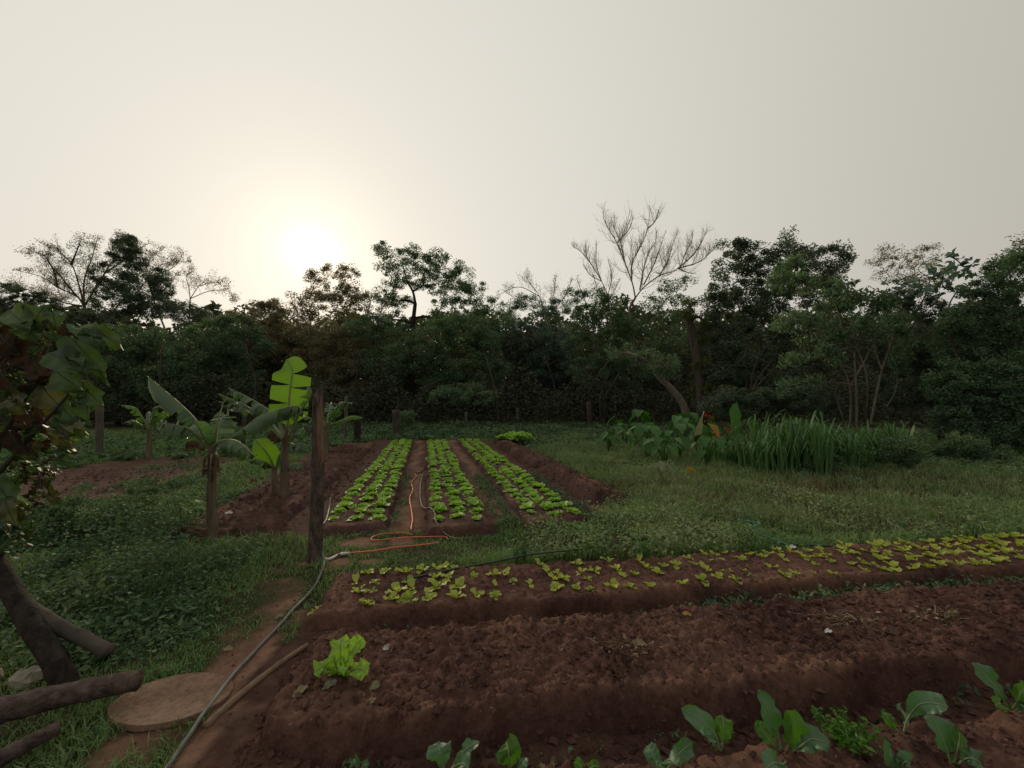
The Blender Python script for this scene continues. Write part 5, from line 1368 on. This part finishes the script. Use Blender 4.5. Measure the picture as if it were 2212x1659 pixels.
o = build('rubble_heap', mb, M['stone'], smooth=False, origin=(g[0], g[1], 0)); tag(o, 'heap of pale broken rubble behind the leaning trunk', 'rubble')

# ------------------------------------------------------------------ hoses, pipes, stick
def ground_pts(pts, r, zadd=0.0):
    res = []
    for q in pts:
        p = G(q[0], q[1], q[2] if len(q) > 2 else 0.0)
        z = topz(p[0], p[1]) + r + zadd
        if len(q) > 2: z = max(z, q[2])
        res.append([p[0], p[1], z])
    return res
def hose(name, lab, pts, r, mt, cat='hose', zadd=.004, parent=None):
    c = catmull(ground_pts(pts, r, zadd), 10)
    c[:, 0] += .006 * fbm(np.arange(len(c)) * .3, c[:, 0] * 0, 3, 2)
    mb = MB(); mb.tube(c, r, 10)
    if parent is not None: return build(name, mb, M[mt], parent)
    o = build(name, mb, M[mt], origin=(c[0][0], c[0][1], 0)); return tag(o, lab, cat)
T = thing('water_pipe', 'grey water pipe running down the path from the post', 'pipe', G(700, 1209))
hose('pipe', '', [(694, 1184, .13), (700, 1209, .05), (697, 1237), (675, 1275), (622, 1336), (608, 1354), (513, 1461), (437, 1565), (371, 1657), (300, 1765)], .0105, 'greypipe', parent=T)
hose('tee_joint', '', [(699, 1206, .045), (706, 1210, .035), (716, 1209, .03), (728, 1207)], .013, 'white', parent=T)
hose('coupling', '', [(735, 1206), (745, 1205), (757, 1204)], .016, 'white', parent=T)
hose('hose', 'orange hose piece joined to the grey pipe by the post', [(728, 1207), (760, 1204), (810, 1199), (860, 1190), (905, 1184), (948, 1178)], .0085, 'orange', zadd=.018)
hose('hose', 'orange hose looped in the short grass', [(890, 1160), (868, 1157), (830, 1160), (806, 1166), (803, 1172), (825, 1173), (870, 1168), (930, 1164), (960, 1164), (968, 1168)], .0065, 'orange', zadd=.014)
hose('hose', 'orange hose snaking up the furrow beside the left lettuce bed', [(888, 1152), (891, 1130), (888, 1100), (885, 1078), (892, 1060), (889, 1045), (899, 1030), (896, 1022)], .0105, 'orange', zadd=.012)
hose('hose', 'thin grey-green hose curving up the furrow beside the middle lettuce bed', [(1000, 1168), (965, 1160), (942, 1148), (940, 1132), (930, 1115), (914, 1100), (908, 1080), (908, 1050), (913, 1025)], .009, 'greypipe', zadd=.012)
hose('hose', 'thin pale hose standing on the soil right of the post', [(696, 1140, .08), (705, 1122, .12), (712, 1095, .16), (714, 1075, .26)], .009, 'palehose')
hose('stick', 'dark thin stick lying across the far end of the two hoses', [(894, 1021), (908, 1019), (918, 1011), (922, 1006)], .010, 'bark_dark', 'stick')
hose('irrigation_pipe', 'straight black pipe along the back edge of the seedling bed', [(866, 1254, .11), (930, 1240, .115), (1000, 1226, .115), (1080, 1211, .12), (1152, 1197, .13), (1260, 1186, .11)], .0085, 'blackpipe', 'pipe')
hose('irrigation_pipe', 'thin dark line of pipe in the grass at right', [(1560, 1160, .05), (1680, 1174, .07), (1760, 1178, .07), (1850, 1182, .05)], .007, 'blackpipe', 'pipe', .06)
hose('hose', 'green hose bending through the meadow at right', [(1600, 1124, .12), (1640, 1130, .14), (1626, 1138, .15), (1622, 1142, .15), (1640, 1152, .14), (1680, 1168, .12), (1720, 1184, .09)], .009, 'greenhose', zadd=.07)
T = thing('wooden_stick', 'long round stick lying beside the grey pipe', 'stick', G(442, 1571))
c = catmull([G(442, 1571, .03), G(520, 1500, .03), G(600, 1435, .03), G(664, 1392, .035)], 10)
mb = MB(); bark_tube(mb, [G(442, 1571, .03), G(520, 1500, .035), G(600, 1437, .035), G(664, 1393, .04)], .020, .015, 12, 10, 17, .04); build('shaft', mb, M['stick'], T)

# ------------------------------------------------------------------ scraps and dead leaves
def scrap(u, v, s, lab, mt, cat, up=(0, -.4, 1), a=0.5, z=None, name='scrap'):
    g = G(u, v, .12 if z is None else z); g[2] = topz(g[0], g[1]) + .012 + s * .2
    d = np.array([math.cos(a), math.sin(a), .35 * R.uniform(-.5, 1)]); mb = MB()
    m_ = catmull([g - d * s, g - d * s * .3 + UP * s * .2, g + d * s * .4 + UP * s * .1, g + d * s], 4); n_ = len(m_); f = np.linspace(0, 1, n_)
    blade(mb, m_, norm(up), s * .55 * np.sin(np.pi * np.clip(f, .08, .95)) ** .6, 2, .4, s * .15, 2, R.uniform(0, 6))
    o = build(name, mb, M[mt], origin=(g[0], g[1], 0)); return tag(o, lab, cat)
scrap(836, 1408, .030, 'white scrap on the bare bed right of the big lettuce', 'white', 'scrap', (0, -1, .4), 1.1, name='white_scrap')
scrap(1450, 1303, .030, 'white petal-like scrap standing at the far edge of the bare bed', 'white', 'scrap', (0, -1, .2), 1.4, name='white_scrap')
scrap(1382, 1400, .035, 'larger whitish scrap in the middle of the bare bed', 'straw', 'scrap', (0, -.7, 1), -.3, name='white_scrap')
scrap(604, 1338, .030, 'pale dead leaf on the path by the pipe', 'straw', 'leaf', a=.7, z=0, name='dead_leaf')
scrap(712, 1492, .034, 'shrivelled greenish leaf below the big lettuce', 'wilted', 'leaf', a=.6, name='dead_leaf')
scrap(810, 1492, .032, 'curled pale leaf in front of the big lettuce, right side', 'wilted', 'leaf', (.5, -1, .5), 1.0, name='dead_leaf')
scrap(800, 1528, .028, 'silvery dead leaf at the near edge of the bare bed', 'straw', 'leaf', a=.8, name='dead_leaf')
scrap(648, 1536, .035, 'thin dead leaf on the left shoulder of the bare bed', 'straw', 'leaf', a=.9, z=.05, name='dead_leaf')
scrap(1170, 1622, .035, 'yellowish dead leaf in the front bed by the bright kale leaf', 'straw', 'leaf', (0, -1, .5), 1.3, .05, name='dead_leaf')
scrap(1195, 1602, .03, 'small yellow dead leaf, upper of two in the front bed', 'straw', 'leaf', (0, -1, .5), .9, .05, name='dead_leaf')
scrap(1484, 1335, .03, 'orange dry leaf at the far side of the bare bed', 'yellow_leaf', 'leaf', a=-.5, name='dead_leaf')
scrap(1790, 1372, .025, 'white pebble-like scrap on the right part of the bare bed', 'white', 'scrap', a=.1, name='white_scrap')
scrap(492, 1412 * 0 + 1412, .03, 'whitish leaf on the grass verge above the round lid', 'straw', 'leaf', a=.2, z=0, name='dead_leaf')
scrap(493, 1127, .05, 'white scrap on the soil right of the nearest banana stem', 'white', 'scrap', a=.1, z=0, name='white_scrap')
scrap(1712, 1183, .04, 'white scrap by the green hose', 'white', 'scrap', a=.1, z=.12, name='white_scrap')
scrap(1020, 1560 * 0 + 1612, .05, 'brown curled leaf beside the dark kale plant', 'dry', 'leaf', a=.4, z=.05, name='dead_leaf')
for k, (u, v, lab) in enumerate([(1820, 1345, 'left heap of pulled dry weeds on the bare bed'), (2010, 1335, 'right heap of pulled dry weeds on the bare bed'), (1368, 1404, 'little heap of dry weeds in the middle of the bare bed'), (1735, 1052 * 0 + 1082, 'dry weed stalks on the soil end right of the lettuce')][:3]):
    g = G(u, v, .12); g[2] = topz(g[0], g[1]); rng = np.random.default_rng(800 + k); mb = MB()
    for q in range(46 if k < 2 else 22):
        a = rng.normal() * .5 + (3.14 if q % 2 else 0); c = g + np.array([rng.normal() * .12, rng.normal() * .045, rng.uniform(.01, .03)]); d = np.array([math.cos(a), math.sin(a), rng.normal() * .25])
        ln = rng.uniform(.03, .10)
        mb.tube([c, c + d * ln * .5 + UP * .006, c + d * ln], [.003, .0028, .001], 4)
    p = g + rng.normal(size=(50, 3)) * np.array([.12, .045, .012]) + UP * .02; leafquads(mb, p, .035, .018, rng, 0, .9)
    o = build('dry_weed_heap', mb, M['straw'], smooth=False, origin=g); tag(o, lab, 'dry weeds')
rng = np.random.default_rng(801); mb = MB()
n = 420; b = BEDS[1]; s = rng.uniform(-.9, 4.5, n); t_ = rng.uniform(1.95, 2.7, n)
X = s * EA[0] + t_ * ET[0]; Y = s * EA[1] + t_ * ET[1]; Z, e = bedh(b, X, Y)
leafquads(mb, np.stack([X, Y, Z + .006], -1), .022, .006, rng, 0, 1.2)
n = 200; s = rng.uniform(-.8, 3.5, n); t_ = rng.uniform(1.2, 1.8, n); X = s * EA[0] + t_ * ET[0]; Y = s * EA[1] + t_ * ET[1]; Z, e = bedh(BEDS[2], X, Y)
leafquads(mb, np.stack([X, Y, Z + .006], -1), .022, .007, rng, 0, 1.2)
n = 120; b = BEDS[6]; s = rng.uniform(1, 9, n); t_ = rng.uniform(-.35, .4, n); X = b['o'][0] + s * b['d'][0] + t_ * b['p'][0]; Y = b['o'][1] + s * b['d'][1] + t_ * b['p'][1]; Z, e = bedh(b, X, Y)
leafquads(mb, np.stack([X, Y, Z + .015], -1), .08, .018, rng, 0, 1.0)
o = build('straw_bits', mb, M['straw'], smooth=False); tag(o, 'bits of straw and dead leaf scattered on the soil', 'straw', kind='stuff')

# ------------------------------------------------------------------ grass and weeds: uncountable cover
def keep_off_beds(x, y, lim=0.02):
    k = np.ones(len(x), bool)
    for b in BEDS:
        s, t_ = bedloc(b, x, y)
        e = np.minimum(np.minimum(s - b['s0'], b['s1'] - s), np.minimum(t_ - b['t0'], b['t1'] - t_))
        k &= ~(e > lim)
    return k

def blades(mb, x, y, z, h, w, rng, lean=.5):
    n = len(x); a = rng.uniform(0, 6.283, n); o_ = np.stack([np.cos(a), np.sin(a), 0 * a], -1)
    b_ = rng.uniform(0, 6.283, n); s = np.stack([np.cos(b_), np.sin(b_), 0 * a], -1) * (w / 2)[:, None]
    c = np.stack([x, y, z], -1); k = (rng.uniform(.1, 1, n) * lean * h)[:, None]; H = h[:, None]
    m_ = c + o_ * k * .3 + UP * H * .6; tp = c + o_ * k + UP * H * rng.uniform(.75, 1, (n, 1))
    V = np.stack([c - s, c + s, m_ + s * .8, m_ - s * .8, tp], 1).reshape(-1, 3)
    i = np.arange(n) * 5
    mb.add(V, np.stack([i, i + 1, i + 2, i + 3], -1), np.stack([i + 3, i + 2, i + 4], -1))

def scatter(n, d0, d1, rng, az=58):
    d = d0 * (d1 / d0) ** rng.uniform(0, 1, n); a = np.radians(rng.uniform(-az, az, n))
    y = d * np.cos(a); x = d * np.sin(a)
    return x, y
rng = np.random.default_rng(900)
x, y = scatter(340000, 1.3, 32, rng)
sm_ = soilmask(x, y)
LIDC = G(374, 1505, .04)
ok = (rng.uniform(0, 1, len(x)) > sm_ * 1.3) & (np.hypot(x - LIDC[0], (y - LIDC[1]) / .72) > .275) & keep_off_beds(x, y) & (y > 1.0)
x, y = x[ok], y[ok]
patch = fbm(x * 1.6, y * 1.6, 33, 4)
ok = rng.uniform(0, 1, len(x)) < np.clip(.75 + patch * 1.3, .15, 1)
x, y, patch = x[ok], y[ok], patch[ok]
d = np.hypot(x, y)
meadow = sstep((x - .6 - .0 * y) / 1.2) * sstep((y - 4.3) / 1.2)
h_patch = np.clip(fbm(x * .8, y * .8, 36, 4) + .45, 0, 1)
s_ = x * EA[0] + y * EA[1]; t_ = x * ET[0] + y * ET[1]
edge = np.exp(-((t_ - 3.86) / .13) ** 2) * (s_ > 0.0)
left = sstep((-1.9 - x) / .8) * sstep((y - 2.6) / .8)
h = .035 + .05 * np.clip(patch + .4, 0, 1) + meadow * (.04 + .16 * np.clip(fbm(x * .7, y * .7, 35, 3) + .45, 0, 1)) + edge * .11 + left * .07
h = h * rng.uniform(.5, 1.25, len(x)) * np.where(y > 13, 1.35, 1)
w = np.clip(.0026 + .0011 * d, .004, .022) * rng.uniform(.7, 1.3, len(x))
z = gz(x, y) - .01
md = meadow > .5
mb = MB(); blades(mb, x[~md], y[~md], z[~md], h[~md], w[~md], rng, 1.3)
o = build('short_grass', mb, M['grass'], smooth=False); tag(o, 'short green grass and turf round the beds', 'grass', kind='stuff')
mb = MB(); blades(mb, x[md], y[md], z[md], h[md], w[md], rng, 1.1)
o = build('meadow_grass', mb, M['meadow'], smooth=False); tag(o, 'knee-high green and yellowing meadow grass at right', 'grass', kind='stuff')

def weeds(mb, cx, cy, hh, nl, lf, rng, spread=.12):
    n = len(cx); idx = np.repeat(np.arange(n), nl)
    p = np.stack([cx[idx], cy[idx], gz(cx[idx], cy[idx])], -1)
    q = rng.normal(size=(len(idx), 3)) * spread; q[:, 2] = 0
    hz = hh[idx] * rng.uniform(.15, 1, len(idx)); p = p + q * (0.6 + hz[:, None]); p[:, 2] += hz
    ls = lf * rng.uniform(.5, 1.9, n)[idx]
    leafquads(mb, p, ls, ls * .5, rng, .1, 1.0)
rng = np.random.default_rng(901)
mb = MB()
# rank weeds on the bank at left
poly = W([(-60, 1105), (240, 1092), (330, 1052), (450, 1020), (560, 1075), (470, 1120), (430, 1180), (560, 1195), (470, 1290), (420, 1370), (300, 1430), (60, 1440), (-150, 1500), (-250, 1300)])
x = rng.uniform(-9, -1.2, 9000); y = rng.uniform(2.2, 10, 9000)
ok = inpoly(x, y, poly) & (rng.uniform(0, 1, 9000) < np.clip(8 / (y * y) + .2, 0, 1)) & (soilmask(x, y) < .4); x, y = x[ok], y[ok]
hh = .05 + .52 * np.clip(fbm(x * 1.5, y * 1.5, 44, 3) * 1.5 + .38, 0, 1) ** 1.4 * sstep((-1.6 - x) / 1.2) * (1 - .7 * sstep((y - 4.2) / 1.2))
weeds(mb, x, y, hh, 34, .036, rng, .13)
# far verge, foot of the wood and posts
x, y = scatter(2600, 14, 27, rng); ok = keep_off_beds(x, y) & (soilmask(x, y) < .5); x, y = x[ok], y[ok]
weeds(mb, x, y, .12 + .45 * sstep((y - 15) / 8) * np.clip(fbm(x * .5, y * .5, 45, 3) + .55, 0, 1.2), 22, .13, rng, .25)
# furrow between seedlings and bare bed, right part, and scattered tufts
s = rng.uniform(1.35, 7.5, 520); t_ = 2.80 + rng.normal(size=520) * .07 + .0 * s
weeds(mb, s * EA[0] + t_ * ET[0], s * EA[1] + t_ * ET[1], .05 + .10 * sstep((s - 1.3) / 1.0) * rng.uniform(.3, 1, 520), 14, .032, rng, .06)
s = rng.uniform(-.9, 1.4, 34); t_ = 2.82 + rng.normal(size=34) * .06
weeds(mb, s * EA[0] + t_ * ET[0], s * EA[1] + t_ * ET[1], rng.uniform(.03, .09, 34), 10, .026, rng, .03)
s = rng.uniform(-.9, 3.2, 26); t_ = 1.82 + rng.normal(size=26) * .06
weeds(mb, s * EA[0] + t_ * ET[0], s * EA[1] + t_ * ET[1], rng.uniform(.03, .08, 26), 9, .024, rng, .03)
# weeds on shoulders of the lettuce beds
for x0, n_ in ((-1.50, 40), (-0.05, 70), (0.05, 60), (1.2, 80)):
    y = rng.uniform(5.0, 8.5, n_); x = x0 - .224 * (y - 5.05) + rng.normal(size=n_) * .06
    weeds(mb, x, y, rng.uniform(.05, .13, n_), 12, .035, rng, .07)
# thin regrowth on the ploughed patch
x = rng.uniform(-9, -3, 900); y = rng.uniform(6, 12, 900); ok = inpoly(x, y, POLY_LEFT) & (fbm(x * 1.5, y * 1.5, 48, 3) > .05); x, y = x[ok], y[ok]
weeds(mb, x, y, rng.uniform(.04, .14, len(x)), 10, .06, rng, .12)
o = build('weeds', mb, M['weed'], smooth=False); tag(o, 'leafy weeds covering the banks and furrows', 'weeds', kind='stuff')

# dead brown stalks and yellowed tufts in patches
rng = np.random.default_rng(905); mb = MB()
for u, v, r, n in ((300, 1240, .35, 500), (250, 1130, .5, 350), (420, 1255, .25, 220), (1560, 1085, .7, 500), (1750, 1060, .9, 500), (2000, 1045, 1.0, 500), (1420, 1050, .5, 260), (1900, 1130, .8, 420), (1300, 1060, .4, 200), (1210, 1190, .3, 260), (1470, 1180, .35, 240), (560, 1165, .3, 160), (1350, 1210, .2, 160)):
    g = G(u, v); x = g[0] + rng.normal(size=n) * r; y = g[1] + rng.normal(size=n) * r * .7
    ok = keep_off_beds(x, y) & (soilmask(x, y) < .5); x, y = x[ok], y[ok]
    d = np.hypot(x, y)
    blades(mb, x, y, gz(x, y), rng.uniform(.08, .26, len(x)) * (1 if y.mean() > 4.4 else .6), np.clip(.0016 * d, .003, .015), rng, .9)
o = build('dead_stalks', mb, M['deadstalk'], smooth=False); tag(o, 'dry brown stalks standing among grass and weeds', 'dry stalks', kind='stuff')

# leafy meadow weeds, in taller and lower patches
rng = np.random.default_rng(907); mb = MB()
x, y = scatter(9500, 4.0, 17, rng); pn = fbm(x * .9, y * .9, 46, 4)
ok = (x > .2) & keep_off_beds(x, y) & (soilmask(x, y) < .5) & (pn > -.12); x, y, pn = x[ok], y[ok], pn[ok]
weeds(mb, x, y, .04 + .34 * np.clip(pn * 1.3 + .2, 0, 1), 13, .034, rng, .11)
o = build('meadow_weeds', mb, M['meadow'], smooth=False); tag(o, 'leafy low weeds growing through the meadow grass', 'weeds', kind='stuff')
